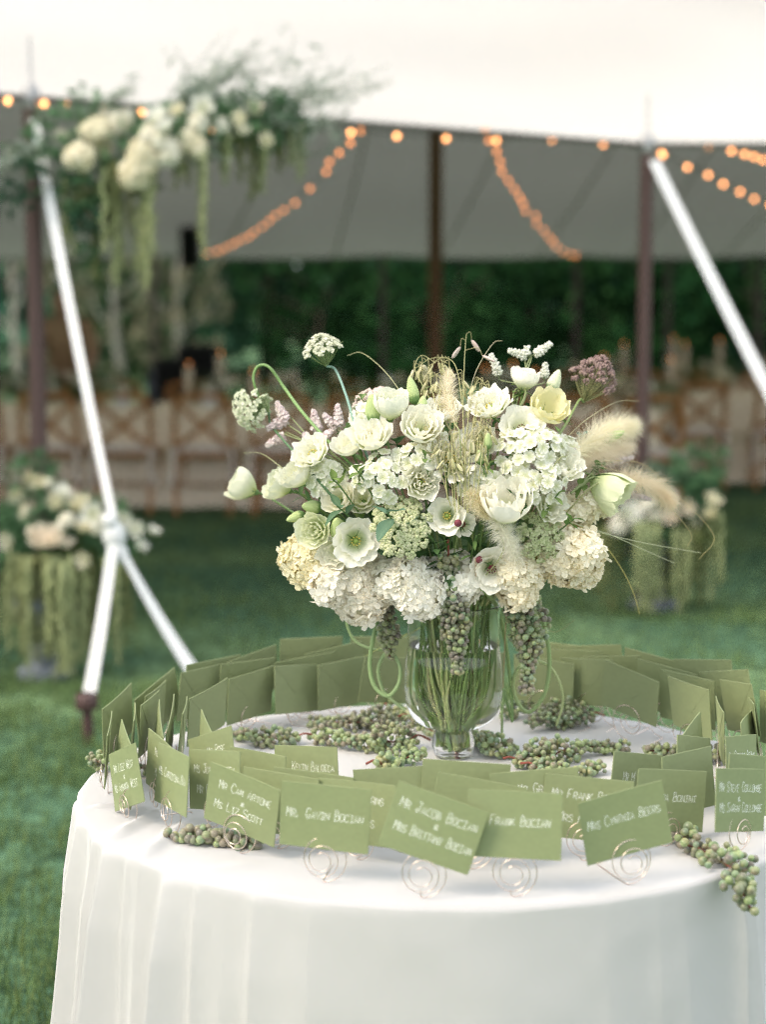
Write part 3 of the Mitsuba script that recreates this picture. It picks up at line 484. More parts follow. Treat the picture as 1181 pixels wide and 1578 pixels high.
k = arrangement('pole_foot_arrangement', 'white and blush flowers with trailing amaranth in an urn at the right pole foot', 'floral arrangement', rb, rl, rs, 23); urn(1.40, 8.95, 0.16, 0.36, k)

# dressings of the long tables
dq = np.random.default_rng(31)
def centre_flowers(x, y, seed, lab):
    q = np.random.default_rng(seed); bl = [((x + q.uniform(-.22, .22), y + q.uniform(-.1, .06), 0.86 + q.uniform(0, .13)), q.uniform(.035, .065), int(q.integers(0, 6))) for _ in range(7)]
    lv = [((x + q.uniform(-.2, .2), y + q.uniform(-.08, .1), 0.86 + q.uniform(0, .08)), .15, 90, GY0, GY1, .06) for _ in range(3)]
    arrangement('table_flowers', lab, 'table flowers', bl, lv, [], seed)
def candle(x, y, h, lab, group):
    k = thing('pillar_candle', lab, 'candle', group); mb = MB(); tube(mb, [[x, y, 0.762], [x, y, 0.762 + h]], 0.036, sides=14); put('wax', mikit.ply((np.vstack(mb.v), np.vstack(mb.f)), 'candle_wax', smooth=50), k)
    v, f = ico(1); s = mikit.ply((v * [0.010, 0.010, 0.018] + [x, y, 0.762 + h + 0.028], f), smooth=True); s['emitter'] = bulb_mat((0.12, 0.045, 0.014)); s['emitter']['sampling_weight'] = 0.05; put('flame', s, k)
for i, px in enumerate([-10, 70, 160, 345, 470, 560, 650, 790, 900, 990]):
    y = 14.0 - 0.055 * (i - 1); centre_flowers((px - 590) / 2700 * y, y, 400 + i, f'low green and cream flowers on the long beige table, {ORD[i]} from the left')
for i, (x, y) in enumerate([(2.9, 15.8), (3.9, 15.75), (4.9, 15.7), (2.2, 18.4), (3.2, 18.35), (4.2, 18.3), (5.3, 18.3)]):
    centre_flowers(x, y, 430 + i, f'low yellow-green flowers on the tables at the right, {ORD[i]} clump')
for kk in [k for k in labels if k.startswith('table_flowers')]: labels[kk]['group'] = 'flowers along the long table' if 'long beige' in labels[kk]['label'] else 'flowers along the right tables'
candle(*(-1.5372, 13.9000, 1.0961)[:2], 0.30, 'pale lit pillar candle, left and shorter of the pair left of the bouquet', None)
candle(*(-1.3042, 14.1000, 1.0894)[:2], 0.38, 'pale lit pillar candle, right and taller of the pair left of the bouquet', None)
for i, (px, y, h) in enumerate([(391, 13.8, .25), (690, 13.8, .22), (748, 13.8, .27), (790, 13.9, .30), (825, 13.7, .25), (1033, 15.7, .28), (1036, 18.2, .42), (1054, 18.3, .36), (1107, 18.3, .40), (930, 15.9, .30), (960, 18.3, .36)]):
    candle((px - 590) / 2700 * y, y, h, f'pale pillar candle with a small flame behind the bouquet, {ORD[i]} of the scattered ones', 'candles behind the bouquet')
def bottle(x, y, lab):
    v, f = revolve([(0.001, 0), (0.036, 0), (0.037, 0.01), (0.037, 0.18), (0.03, 0.21), (0.014, 0.235), (0.013, 0.29), (0.015, 0.291), (0.015, 0.30), (0.001, 0.30)], 20); k = thing('bottle', lab, 'bottle'); put('body', mikit.ply((v + [x, y, 0.762], f), 'bottle_dark', smooth=40), k)
    v, f = revolve([(0.038, 0.06), (0.038, 0.14)], 20); put('paper_band', mikit.ply((v + [x, y, 0.762], f), 'bottle_dark', smooth=40), k)
bottle(*(-1.8042, 13.7000, 1.0524)[:2], 'dark blue bottle standing on the long table left of the candles')
def votive(x, y, lab):
    v, f = revolve([(0.001, 0), (0.05, 0), (0.062, 0.02), (0.064, 0.13), (0.058, 0.13), (0.055, 0.02), (0.001, 0.015)], 24); put('white_jar', mikit.ply((v + [x, y, 0.762], f), 'strap_webbing', smooth=40), label=lab, cat='jar')
votive(*(-1.3620, 13.7200, 0.9504)[:2], 'white ceramic jar on the long table below the two candles')
votive(*(-2.0439, 13.7000, 0.9513)[:2], 'white ceramic jar on the long table right of the white strap')

# loudspeaker, black cabinets, a person
k = thing('loudspeaker', 'black loudspeaker raised on a stand at the left inside the tent', 'loudspeaker'); sp = np.array((-2.7251, 25.0000, 2.3568))
mb = MB(); box(mb, sp, [0.26, 0.30, 0.58], bevel=0.03); put('cabinet', mb.ply('black_plastic', smooth=False, color=False), k)
mb = MB(); box(mb, sp + [0, -0.155, 0], [0.22, 0.012, 0.52], bevel=0.004); put('grille', mb.ply('black_cloth', smooth=False, color=False), k)
k = thing('speaker_stand', 'thin black tripod stand carrying the loudspeaker', 'stand'); mb = MB(); tube(mb, [[sp[0], sp[1], 0.1], [sp[0], sp[1], sp[2] - 0.29]], 0.022, sides=8); put('pole', mb.ply('black_plastic', color=False), k)
for a in (0.4, 2.5, 4.6):
    mb = MB(); tube(mb, [[sp[0], sp[1], 0.75], [sp[0] + 0.5 * math.cos(a), sp[1] + 0.5 * math.sin(a), 0.0]], 0.014, sides=6); put('leg', mb.ply('black_plastic', color=False), k)
for i, (px, w, h, lab) in enumerate([(268, 0.42, 0.92, 'black equipment cabinet, left and lower of the two behind the candles'), (306, 0.46, 1.08, 'black equipment cabinet, right and taller of the two behind the candles')]):
    k = thing('equipment_cabinet', lab, 'cabinet'); x = (px - 590) / 2700 * 21; mb = MB(); box(mb, [x, 21, h / 2], [w, 0.5, h], bevel=0.03); put('case', mb.ply('black_plastic', smooth=False, color=False), k)
    mb = MB(); box(mb, [x, 20.745, h / 2], [w - 0.06, 0.016, h - 0.08], bevel=0.004); put('front_cloth', mb.ply('black_cloth', smooth=False, color=False), k)
    mb = MB(); tube(mb, catmull([[x - 0.08, 20.74, h - 0.15], [x - 0.06, 20.70, h - 0.15], [x + 0.06, 20.70, h - 0.15], [x + 0.08, 20.74, h - 0.15]], 4), 0.012, sides=6); put('handle', mb.ply('black_plastic', color=False), k)
def hull(a, ra, b, rb):
    s = lambda c, r: ico(2)[0] * r + np.asarray(c)
    return manifold3d.Manifold.hull_points(np.vstack([s(a, ra), s(b, rb)]).astype(np.float64))
def person(x, y, rot):
    k = thing('person', 'person in a tan shirt leaning forward over the far side of the long table', 'person'); R = Rz(rot)
    J = lambda *p: R @ np.array(p) + [x, y, 0]
    def fuse(parts, col):
        m = parts[0]
        for p in parts[1:]: m = m + p
        m = m.refine_to_length(0.05).to_mesh(); t = trimesh.Trimesh(m.vert_properties[:, :3], m.tri_verts); trimesh.smoothing.filter_taubin(t, iterations=8); b = MB(); b.add(t.vertices, t.faces, col); return b.ply('floret_skin')
    hip, wst, chest, nk, hd = J(0, 0, .92), J(0, -.06, 1.08), J(0, -.16, 1.28), J(0, -.24, 1.43), J(0, -.30, 1.545)
    body = [hull(hip, .15, wst, .135), hull(wst, .135, chest, .15), hull(chest, .14, nk, .055), hull(nk, .05, hd, .085), hull(hd, .088, hd + [0, 0, .04], .092), hull(hd + R @ np.array([0, -.06, -.03]), .05, hd, .07)]
    for s in (-1, 1):
        sh, el, wr = J(s * .19, -.18, 1.36), J(s * .25, -.30, 1.12), J(s * .16, -.48, .95)
        body += [hull(chest + R @ np.array([s * .06, 0, .05]), .11, sh, .065), hull(sh, .062, el, .045), hull(el, .044, wr, .032), hull(wr, .034, J(s * .14, -.55, .92), .03)]
        for f in range(4): body.append(hull(J(s * .14 + (f - 1.5) * .018, -.55, .92), .012, J(s * .13 + (f - 1.5) * .02, -.62, .885), .009))
        body.append(hull(J(s * .115, -.52, .925), .013, J(s * .085, -.565, .90), .010))
        kn, an = J(s * .10, .0, .50), J(s * .10, .03, .08); body += [hull(J(s * .09, 0, .9), .10, kn, .065), hull(kn, .062, an, .042), hull(an, .045, J(s * .10, -.14, .035), .035)]
    put('body', fuse(body, (0.36, 0.22, 0.15)), k)
    shirt = [hull(wst, .15, chest, .165), hull(chest, .155, J(0, -.22, 1.39), .085)]
    for s in (-1, 1): shirt += [hull(chest + R @ np.array([s * .06, 0, .05]), .125, J(s * .19, -.18, 1.36), .078), hull(J(s * .19, -.18, 1.36), .076, J(s * .235, -.27, 1.18), .062)]
    put('shirt', fuse(shirt, (0.34, 0.22, 0.13)), k); put('hair', fuse([hull(hd + R @ np.array([0, .025, .05]), .092, hd + R @ np.array([0, .06, -.03]), .07), hull(hd + R @ np.array([0, .07, -.04]), .06, hd + R @ np.array([0, .07, -.16]), .04)], (0.014, 0.010, 0.008)), k)
    tr = [hull(hip, .16, J(0, 0, 1.0), .15)]
    for s in (-1, 1): tr += [hull(J(s * .09, 0, .9), .112, J(s * .10, 0, .5), .078), hull(J(s * .10, 0, .5), .076, J(s * .10, .03, .1), .06)]
    put('trousers', fuse(tr, (0.015, 0.015, 0.018)), k)
person(-2.78, 15.35, 0.15)

# ================================================================ THE CARD TABLE
TC = np.array([0.099, 2.913]); TR_, TZ = 0.605, 0.750
def cloth_top_bump(x, y):
    """Small ridges of bunched cloth on the table top, left front."""
    z = 0.0 * x
    for (ax, ay, bx, by, h, w) in CLOTH_RIDGES:
        d = np.array([bx - ax, by - ay]); L = np.hypot(*d); d = d / L; t = (x - ax) * d[0] + (y - ay) * d[1]; s = -(x - ax) * d[1] + (y - ay) * d[0]
        z = z + h * np.exp(-(s / w) ** 2) * np.clip(np.minimum(t / (0.25 * L), (L - t) / (0.4 * L)) + 0.2, 0, 1)
    return z
CLOTH_RIDGES = [(*(-0.4166, 2.6098, 0.7500)[:2], *(-0.3477, 2.7810, 0.7500)[:2], 0.010, 0.012), (*(-0.3594, 2.5056, 0.7500)[:2], *(-0.3009, 2.7192, 0.7500)[:2], 0.009, 0.013), (*(-0.4777, 2.7736, 0.7500)[:2], *(-0.4000, 2.7997, 0.7500)[:2], 0.007, 0.010), (*(-0.2754, 2.4462, 0.7500)[:2], *(-0.1813, 2.4905, 0.7500)[:2], 0.003, 0.02), (*(0.1884, 2.3486, 0.7500)[:2], *(0.3808, 2.4318, 0.7500)[:2], 0.0015, 0.02)]
# folds of the skirt: (angle in degrees around the table, width, depth)
FOLDS = [(-178, 5, .030), (-170, 3.5, .026), (-163, 4, .034), (-154, 3.2, .030), (-147, 4.5, .040), (-138, 3.0, .020), (-131, 4.5, .036), (-121, 6, .016), (-110, 8, .016), (-97, 6, .007), (-84, 10, .010), (-70, 7, .008), (-58, 6, .012), (-45, 5, .024), (-38, 4, .03), (-28, 5, .034), (-18, 4, .03), (-6, 5, .035)] + [(a, 5, .034) for a in range(4, 178, 13)]
CREASES = [(-172, 1.0, .008), (-161, 1.2, .010), (-152, 1.0, .010), (-146.5, 1.1, .013), (-141, 0.8, .006), (-131.5, 1.3, .014), (-126, 0.9, .005), (-117, 1.7, .007), (-109, 2.2, .0022), (-88, 3.0, .0008), (-62, 2.6, .0016), (-47, 1.2, .007), (-36, 1.1, .009), (-25, 1.1, .009), (-12, 1.1, .009)]
def tablecloth():
    na = 1080; a = -PI + np.arange(na) * 2 * PI / na; deg = np.degrees(a)
    fold = 0 * a
    for c, w, h in FOLDS:
        d = (deg - c + 180) % 360 - 180
        fold += h * np.exp(-np.abs(d / (w * np.where(d > 0, 1.35, 0.7))) ** 1.3)
    crease = 0 * a
    for c, w, h in CREASES:
        d = (deg - c + 180) % 360 - 180; crease += h * np.exp(-np.abs(d / (w * np.where(d > 0, 2.6, 0.7))) ** 1.1)
    from scipy.ndimage import gaussian_filter1d
    fold = fold - 0.8 * gaussian_filter1d(fold, 45, mode='wrap')
    rows = []
    for r in np.concatenate([[0.001], np.linspace(0.06, 0.40, 8), np.linspace(0.43, 0.604, 26)]): rows.append((r, TZ, 0.0, 0.0))
    for t in np.linspace(0.0, 1, 9)[1:]: rows.append((0.604 + 0.009 * math.sin(t * PI / 2), TZ - 0.009 * (1 - math.cos(t * PI / 2)), 0.0, t))
    for h in np.concatenate([np.linspace(0.013, 0.20, 24), np.linspace(0.22, 0.742, 34)]): rows.append((0.613, TZ - h, h, 1.0))
    V = []
    for r, z, h, e in rows:
        g = np.clip(h / 0.74, 0, 1); grow = (0.22 * e + 2.9 * g)
        drift = 0.10 * g * np.sin(3 * a + 1.0)
        f = np.interp((deg + np.degrees(drift) * 0.6 + 180) % 360, (deg + 180), fold, period=360)
        wr = 0.004 * e * ((meshkit.fbm(np.stack([np.cos(a) * 4, np.sin(a) * 4, np.full(na, z * 5)], -1), 3, 9) - 0.5) + 0.05 * (1 - 2 * np.abs(meshkit.fbm(np.stack([np.cos(a) * 3 + z * 2, np.sin(a) * 3, np.full(na, z * 4)], -1), 2, 19) - 0.5)) ** 9) * min(1, h / 0.05)
        rr = r + (0.036 * g + f * grow + crease * e * 1.9 * (0.30 + 0.70 * min(1, h / 0.12)) if e else 0) + wr * (2.5 if e else 0)
        x, y = TC[0] + rr * np.cos(a), TC[1] + rr * np.sin(a)
        zz = np.full(na, z) + (cloth_top_bump(x, y) * (1 if h == 0 else max(0, 1 - h / 0.05)) + 0.0012 * (meshkit.fbm(np.stack([x * 9, y * 9, 0 * x], -1), 3, 6) - 0.5) * (1 if r > 0.01 else 0))
        V.append(np.stack([x, y, zz], -1))
    V = np.array(V); m = len(V); i, j = np.meshgrid(np.arange(m - 1), np.arange(na), indexing='ij'); i, j = i.ravel(), j.ravel(); k = (j + 1) % na
    return mikit.ply((V.reshape(-1, 3), np.stack([i * na + j, (i + 1) * na + j, (i + 1) * na + k, i * na + k], 1)), 'linen', smooth=True)
put('tablecloth', tablecloth(), label='white linen cloth draped to the grass over the round card table in front', cat='tablecloth')

# ---------------------------------------------------------------- hand lettering: strokes on a 4 x 6 grid
GL = {'A': 'bd 00 20 46/bd 00 20;00 26 40;12 32', 'B': '00 06;06 26 35 33 23 03;23 43 41 30 00', 'C': '45 36 16 04 02 10 30 41', 'D': '00 06 26 44 42 20 00', 'E': '46 06 00 40;03 33', 'F': '00 06 46;03 33', 'G': '45 36 16 04 02 10 30 42 22', 'H': '00 06;40 46;03 43', 'I': '06 46;26 20;00 40', 'J': '06 46;36 31 20 10 02', 'K': '00 06;46 02;13 40', 'L': '06 00 40', 'M': '00 06 22 46 40', 'N': '00 06 40 46', 'O': '16 36 45 41 30 10 01 05 16', 'P': '00 06 36 45 43 32 02', 'R': '00 06 36 45 44 33 03;23 40', 'S': '45 36 16 05 04 42 41 30 10 01', 'T': '06 46;26 20', 'U': '06 01 10 30 41 46', 'V': '06 20 46', 'W': '06 10 24 30 46', 'Y': '06 23 46;23 20', 'Z': '06 46 00 40', '.': '00 10 11 00', '&': '40 04 15 26 35 01 10 20 42', 'X': '00 46;06 40'}
GL['A'] = '00 26 40;12 32'
def lettering(lines, w, h, seed):
    """Flat hand-drawn capitals on the card face: x across, y up, z proud of the paper. lines = [(text, height above the card's lower edge, shift)]"""
    q = np.random.default_rng(seed); mb = MB()
    for text, y0, sh in lines:
        words = text.split(' '); H1, H2 = 0.0140, 0.0100; adv = []
        for wi, wd in enumerate(words):
            for ci, ch in enumerate(wd): big = ci == 0 and ch.isalpha(); adv.append((ch, H1 if big else (0.006 if ch == '&' else H2), 0.0072 if not big else 0.0086))
            if wi < len(words) - 1: adv.append((' ', 0, 0.0072))
        tot = sum(x[2] for x in adv); fit = min(1.0, (w * 0.86) / tot); x = -tot * fit / 2 + sh
        for ch, hh, ad in adv:
            if ch in GL:
                for st in GL[ch].split(';'):
                    p = np.array([[int(c[0]) / 4 * ad * 0.74 * fit, int(c[1]) / 6 * hh] for c in st.split()]) + q.normal(size=(len(st.split()), 2)) * 0.00035
                    p += [x, y0 - 0.0009 * (hh > 0.009) + q.normal() * 0.0002]; p[:, 0] += 0.10 * (p[:, 1] - y0)
                    p = catmull(p, 3)[:, :2] if len(p) > 3 else p
                    d = np.gradient(p, axis=0); d /= np.linalg.norm(d, axis=1, keepdims=True) + 1e-12; nn = np.stack([-d[:, 1], d[:, 0]], 1) * 0.00038
                    V = np.stack([np.c_[p + nn, np.zeros(len(p))], np.c_[p - nn, np.zeros(len(p))]], 1).reshape(-1, 3); mb.add(V, grid(len(p), 2))
            x += ad * fit
    return mb

# ---------------------------------------------------------------- envelopes in spiral wire holders
CW, CH_ = 0.131, 0.093
# key of the writing, faces the camera, x, y, height of lower edge over the table, yaw of the face, lean, roll
CARDS = [
 ('cam', 1, -0.2146, 2.5335, 0.0332, -2.1378, -0.0565, -0.1888),
 ('gavin', 1, -0.0843, 2.4024, 0.0491, -1.7914, 0.0410, -0.0431),
 ('jacob', 1, 0.0543, 2.3353, 0.0558, -1.6578, 0.0892, -0.3176),
 ('frank', 1, 0.1796, 2.3410, 0.0558, -1.6732, 0.1191, -0.0204),
 ('cynthia', 1, 0.3476, 2.3908, 0.0460, -1.2915, 0.0203, 0.1798),
 ('bonini', 1, 0.4293, 2.5673, 0.0244, -1.0614, 0.1145, -0.1634),
 ('collombe', 1, 0.5287, 2.5263, 0.0366, -0.7694, 0.1262, -0.1999),
 ('julie', 1, -0.2605, 2.6394, 0.0353, -2.4230, 0.1374, 0.1656),
 ('christina', 1, -0.3293, 2.6413, 0.0374, -2.6525, 0.1045, 0.0483),
 ('west', 1, -0.4013, 2.6965, 0.0246, -2.6281, 0.0131, 0.3676),
 ('f11', 1, -0.3615, 2.7500, 0.0301, -2.7185, 0.0464, -0.0221),
 ('f12', 1, -0.1595, 2.5557, 0.0243, -2.0148, 0.0947, -0.0295),
 ('f13', 1, -0.1980, 2.6696, 0.0267, -2.3635, 0.0999, 0.0564),
 ('kevin', 1, -0.1195, 2.6868, 0.0305, -2.2304, 0.1047, 0.1303),
 ('f15', 1, -0.1094, 2.5589, 0.0245, -1.9399, 0.0955, -0.0302),
 ('bur', 1, -0.0388, 2.5033, 0.0248, -2.0585, 0.1005, 0.0386),
 ('f17', 1, 0.0258, 2.5382, 0.0371, -1.5707, 0.0844, 0.0583),
 ('f18', 1, 0.1281, 2.4595, 0.0417, -1.6788, 0.0669, -0.1600),
 ('f19b', 1, 0.1194, 2.5332, 0.0482, -1.6327, 0.0305, -0.0500),
 ('ffin', 1, 0.2288, 2.5075, 0.0411, -1.5812, 0.0924, 0.0801),
 ('frankb', 1, 0.2950, 2.4982, 0.0327, -1.6164, 0.1012, -0.0900),
 ('f22', 1, 0.3905, 2.6578, 0.0263, -0.7724, 0.0976, -0.2351),
 ('f23', 1, 0.4726, 2.6221, 0.0391, -0.7996, 0.1247, -0.0484),
 ('f24', 1, 0.4986, 2.7573, 0.0281, -0.5827, 0.0991, -0.2467),
 ('f25', 1, 0.5659, 2.6409, 0.0275, -0.7444, 0.0996, -0.2290),
 ('f26', 1, 0.5814, 2.7631, 0.0281, -0.5614, 0.1005, -0.1757),
 ('f27', 1, -0.2700, 2.7806, 0.0300, -2.4785, 0.0986, 0.3683),
 ('s1', 0, -0.4668, 3.0287, 0.0401, 2.8904, 0.0514, -0.1471),
 ('s2', 1, -0.4635, 2.8617, 0.0297, -3.0328, 0.0873, -0.0839),
 ('s3', 1, -0.4272, 2.7833, 0.0296, -2.7621, 0.0919, -0.2844),
 ('s4', 1, -0.4354, 2.9471, 0.0274, -3.0353, 0.0995, -0.0084),
 ('s5', 0, -0.4128, 3.1766, 0.0352, 2.6469, 0.0795, -0.2808),
 ('s6', 0, -0.4168, 3.1094, 0.0328, 2.9791, 0.0852, -0.0175),
 ('s7', 0, -0.4119, 2.9907, 0.0413, 3.0354, 0.0754, 0.0185),
 ('s8', 1, -0.3891, 2.9228, 0.0306, -2.9259, 0.0903, -0.2854),
 ('s9', 0, -0.3727, 2.9723, 0.0297, -3.1189, 0.0919, -0.2812),
 ('s10', 0, -0.3537, 2.9938, 0.0280, -3.1073, 0.0994, -0.0067),
 ('s11', 1, -0.3070, 2.8846, 0.0279, -2.9249, 0.0985, -0.0690),
 ('s12', 0, -0.3197, 3.1068, 0.0365, 2.7019, 0.1335, -0.0979),
 ('s13', 0, -0.2552, 3.2719, 0.0293, 2.5096, 0.1183, -0.0362),
 ('s14', 0, -0.1672, 3.3285, 0.0268, 2.4975, -0.1135, 0.1282),
 ('s15', 0, -0.0776, 3.3916, 0.0252, 2.3210, -0.0106, -0.0101),
 ('s16', 0, -0.1513, 3.3876, 0.0354, 2.0742, 0.0855, -0.0687),
 ('s17', 0, -0.0907, 3.4377, 0.0451, 2.0767, 0.0727, -0.1156),
 ('s18', 0, -0.1457, 3.4396, 0.0620, 1.9240, 0.0523, 0.0232),
 ('s19', 0, -0.0089, 3.4832, 0.0560, 1.8764, 0.0609, 0.0561),
 ('s20', 0, -0.3505, 3.2347, 0.0414, 2.6248, 0.0566, 0.0581),
 ('s21', 0, -0.2661, 3.3150, 0.0407, 2.3061, 0.0748, 0.0382),
 ('s22', 0, -0.3270, 3.3068, 0.0452, 2.3368, 0.0667, -0.0178),
 ('s23', 0, -0.2535, 3.3712, 0.0467, 2.4138, 0.0681, -0.1218),
 ('s25', 0, 0.0079, 3.3955, 0.0315, 2.0322, 0.0930, 0.1190),
 ('r0', 0, 0.1806, 3.4080, 0.0344, 2.0045, 0.0911, 0.0161),
 ('r1', 0, 0.3148, 3.3657, 0.0352, 0.9940, 0.0862, 0.0417),
 ('r2', 0, 0.4027, 3.3204, 0.0432, 0.8071, 0.0736, -0.1045),
 ('r3', 0, 0.4521, 3.3270, 0.0473, 0.9502, 0.0647, -0.1330),
 ('r4', 0, 0.4616, 3.2255, 0.0460, 0.7629, 0.1399, 0.1848),
 ('r5', 0, 0.3321, 3.4442, 0.0525, 1.0853, 0.0641, 0.0236),
 ('r6', 0, 0.4196, 3.3968, 0.0547, 1.0854, 0.0578, -0.1171),
 ('r7', 0, 0.3807, 3.3953, 0.0462, 1.0032, 0.0702, -0.0704),
 ('r8', 0, 0.5154, 3.3150, 0.0539, 0.8578, 0.0572, 0.0992),
 ('r9', 0, 0.5303, 3.2377, 0.0475, 0.8553, 0.0634, 0.0985),
 ('r10', 0, 0.5610, 3.1543, 0.0475, 0.6850, 0.0554, 0.0064),
 ('r11', 0, 0.5539, 3.0709, 0.0516, 0.3946, 0.1236, -0.0041),
 ('r12', 0, 0.6056, 3.2022, 0.0650, 0.7585, 0.0296, -0.1333),
 ('r13', 0, 0.6329, 3.1268, 0.0592, 0.5737, 0.0262, -0.2129),
 ('r14', 0, 0.6369, 3.0246, 0.0619, 0.2682, 0.1366, -0.1438),
 ('r15', 0, 0.6788, 2.9673, 0.0530, 0.1409, 0.0006, -0.1289),
 ('r16', 0, 0.5839, 2.9549, 0.0380, -0.1022, 0.0550, -0.0027),
 ('r17', 0, 0.6501, 2.9767, 0.0448, -0.0851, 0.1650, -0.0517),
 ('r18', 1, 0.6216, 2.8977, 0.0287, -0.3554, 0.1004, -0.0468),
 ('r19', 1, 0.5244, 2.8584, 0.0293, -0.3954, 0.0976, 0.0856),
]
WRITING = {'cam': [('MR CAM ARTONE', .059, .004), ('&', .043, .002), ('MS LIZ SCOTT', .027, -.004)], 'gavin': [('MR. GAVIN BOCIAN', .044, 0)], 'jacob': [('MR JACOB BOCIAN', .061, .002), ('&', .046, .004), ('MRS BRITTANY BOCIAN', .028, .004)],
 'frank': [('MR. FRANK BOCIAN', .046, -.006)], 'cynthia': [('MRS CYNTHIA BEERS', .050, 0)], 'bonini': [('MS DEBRA BONINI', .046, -.006)], 'collombe': [('MR STEVE COLLOMBE', .060, 0), ('&', .046, -.002), ('MS SARAH COLLOMBE', .030, .002)],
 'julie': [('MS JULIE ARDEN', .058, 0), ('MR GEO ARDEN', .026, 0)], 'christina': [('MS CHRISTINA RAY', .046, .002)], 'west': [('MR LIEZ WEST', .060, 0), ('&', .045, 0), ('MS AMANDA WEST', .029, 0)], 'f11': [('MS RITA', .058, 0), ('MR ELI', .026, 0)],
 'kevin': [('MR. KEVIN BALOCCA', .055, .002)], 'bur': [('MRS BURNS', .062, .012), ('MR BURNS', .028, 0)], 'ffin': [('MR GRIFFIN', .060, .012)], 'frankb': [('MR FRANK BELL', .060, -.004), ('MRS REBECCA', .026, 0)], 'f22': [('MR M BELL', .050, 0)], 'f24': [('MS MAY', .05, 0)], 'f26': [('MR ROBERT BROWN', .055, 0)], 'f27': [('MS ROSE', .057, .012)], 'r19': [('MS ANN', .045, .012)], 'f13': [('MR PAUL', .05, 0)]}
def bow(x, y, b): return b[0] * ((2 * x / CW) ** 2 - 0.35) + b[1] * (2 * x / CW) * (2 * y / CH_ - 1)
def paper_sheet(corners_, n, m, d, z0, b):
    """A thin sheet over the quad corners_ (counter-clockwise), slightly warped, with rounded bright edges."""
    c = np.asarray(corners_, float); U, V = np.meshgrid(np.linspace(0, 1, n), np.linspace(0, 1, m), indexing='ij'); U, V = U.ravel()[:, None], V.ravel()[:, None]
    P = (c[0] * (1 - U) + c[1] * U) * (1 - V) + (c[3] * (1 - U) + c[2] * U) * V; z = z0 + bow(P[:, 0], P[:, 1], b); k = len(P); F = grid(n, m); lab = np.arange(k).reshape(n, m)
    ring = np.concatenate([lab[:, 0], lab[-1, 1:], lab[-2::-1, -1], lab[0, -2:0:-1]]); mid = P[ring] + (P[ring] - P.mean(0)) * (0.0005 / np.linalg.norm(P[ring] - P.mean(0), axis=1, keepdims=True)); r = len(ring); j = np.arange(r); jn = (j + 1) % r
    v = np.vstack([np.c_[P, z + d / 2], np.c_[P, z - d / 2], np.c_[mid, z[ring]]]); o = 2 * k
    f = np.vstack([F, F[:, ::-1] + k, np.stack([ring, o + j, o + jn, ring[jn]], 1), np.stack([o + j, ring + k, ring[jn] + k, o + jn], 1)])
    return mikit.ply((v, f), 'green_paper', smooth=35)
BENDS = [(0.0012, 0.0006), (-0.0014, 0.0010), (0.0020, -0.0012), (-0.0006, -0.0016), (0.0026, 0.0)]
hw = CW / 2 - 0.0005
CARD_PLY = [paper_sheet([(-hw, 0.0005), (hw, 0.0005), (hw, CH_ - .0005), (-hw, CH_ - .0005)], 11, 8, 0.0018, 0.0, b) for b in BENDS]
FLAP_PLY = [paper_sheet([(hw - .001, CH_ - .0012), (-hw + .001, CH_ - .0012), (-0.005, CH_ * 0.40), (0.005, CH_ * 0.40)], 11, 8, 0.0005, -0.0013, b) for b in BENDS]
def holder_mesh(R, zb):
    """Spiral of wire standing on the table: y up from the table, z towards the front of the card; card slot at z = 0."""
    mb = MB(); R = float(R); r = 0.00075; cy = R + r
    th = np.linspace(-PI / 2, -PI / 2 + 2 * PI * 2.62, 150); t = np.linspace(0, 1, 150)
    rad = R * (1 - 0.72 * t); z = -0.0028 + 0.0112 * np.clip(t * 2.2 - 0.18, 0, 1) + 0.004 * t
    p = np.stack([rad * np.cos(th), cy + rad * np.sin(th), z], 1)
    leg = catmull([[0.004, 0.0011, -0.105], [-0.004, 0.0011, -0.105], [-0.006, 0.0011, -0.095], [-0.005, 0.0012, -0.04], [-0.003, 0.0012, -0.012], [p[0, 0] - 0.001, 0.0010, -0.004]], 6)
    tube(mb, np.vstack([leg, p]), r, (0.6, 0.6, 0.6), 6)
    return mb
SECT = [(-126, -54, 'front'), (-54, -14, 'front right'), (-14, 22, 'right'), (22, 72, 'back right'), (72, 118, 'back'), (118, 166, 'back left')]
def sector(az):
    for a, b, n in SECT:
        if a <= az < b: return n
    return 'left' if az >= 166 or az < -168 else 'front left'
info = []
for key, front, x, y, zb, yaw, lean, roll in CARDS:
    rad = math.hypot(x - TC[0], y - TC[1]); az = math.degrees(math.atan2(y - TC[1], x - TC[0]))
    info.append((key, front, x, y, zb, yaw, lean, roll, sector(az), 'outermost' if rad > 0.53 else 'middle' if rad > 0.44 else 'inner'))
SAID = {'cam': 'green envelope slanting down to the right, two names and an ampersand, front left', 'gavin': 'upright green envelope lettered with one long line beginning MR. in the front row', 'jacob': 'most strongly tilted green envelope, three lines of lettering, nearest the camera', 'frank': 'broad green envelope at the front, one line of lettering, partly behind the tilted one',
 'cynthia': 'green envelope rising to the right at the front, one line beginning MRS', 'bonini': 'green envelope behind the hanging grapes, lettering half hidden by the rising front envelope', 'collombe': 'green envelope at the right edge of the picture with three lines of lettering', 'julie': 'green envelope with MS on top line, just behind the slanting front left one', 'christina': 'green envelope turned left with a single line sloping down, second from the left front', 'west': 'small-looking green envelope with three lines at the far left front edge',
 'kevin': 'green envelope standing alone just left of the green grapes, one bright line'}
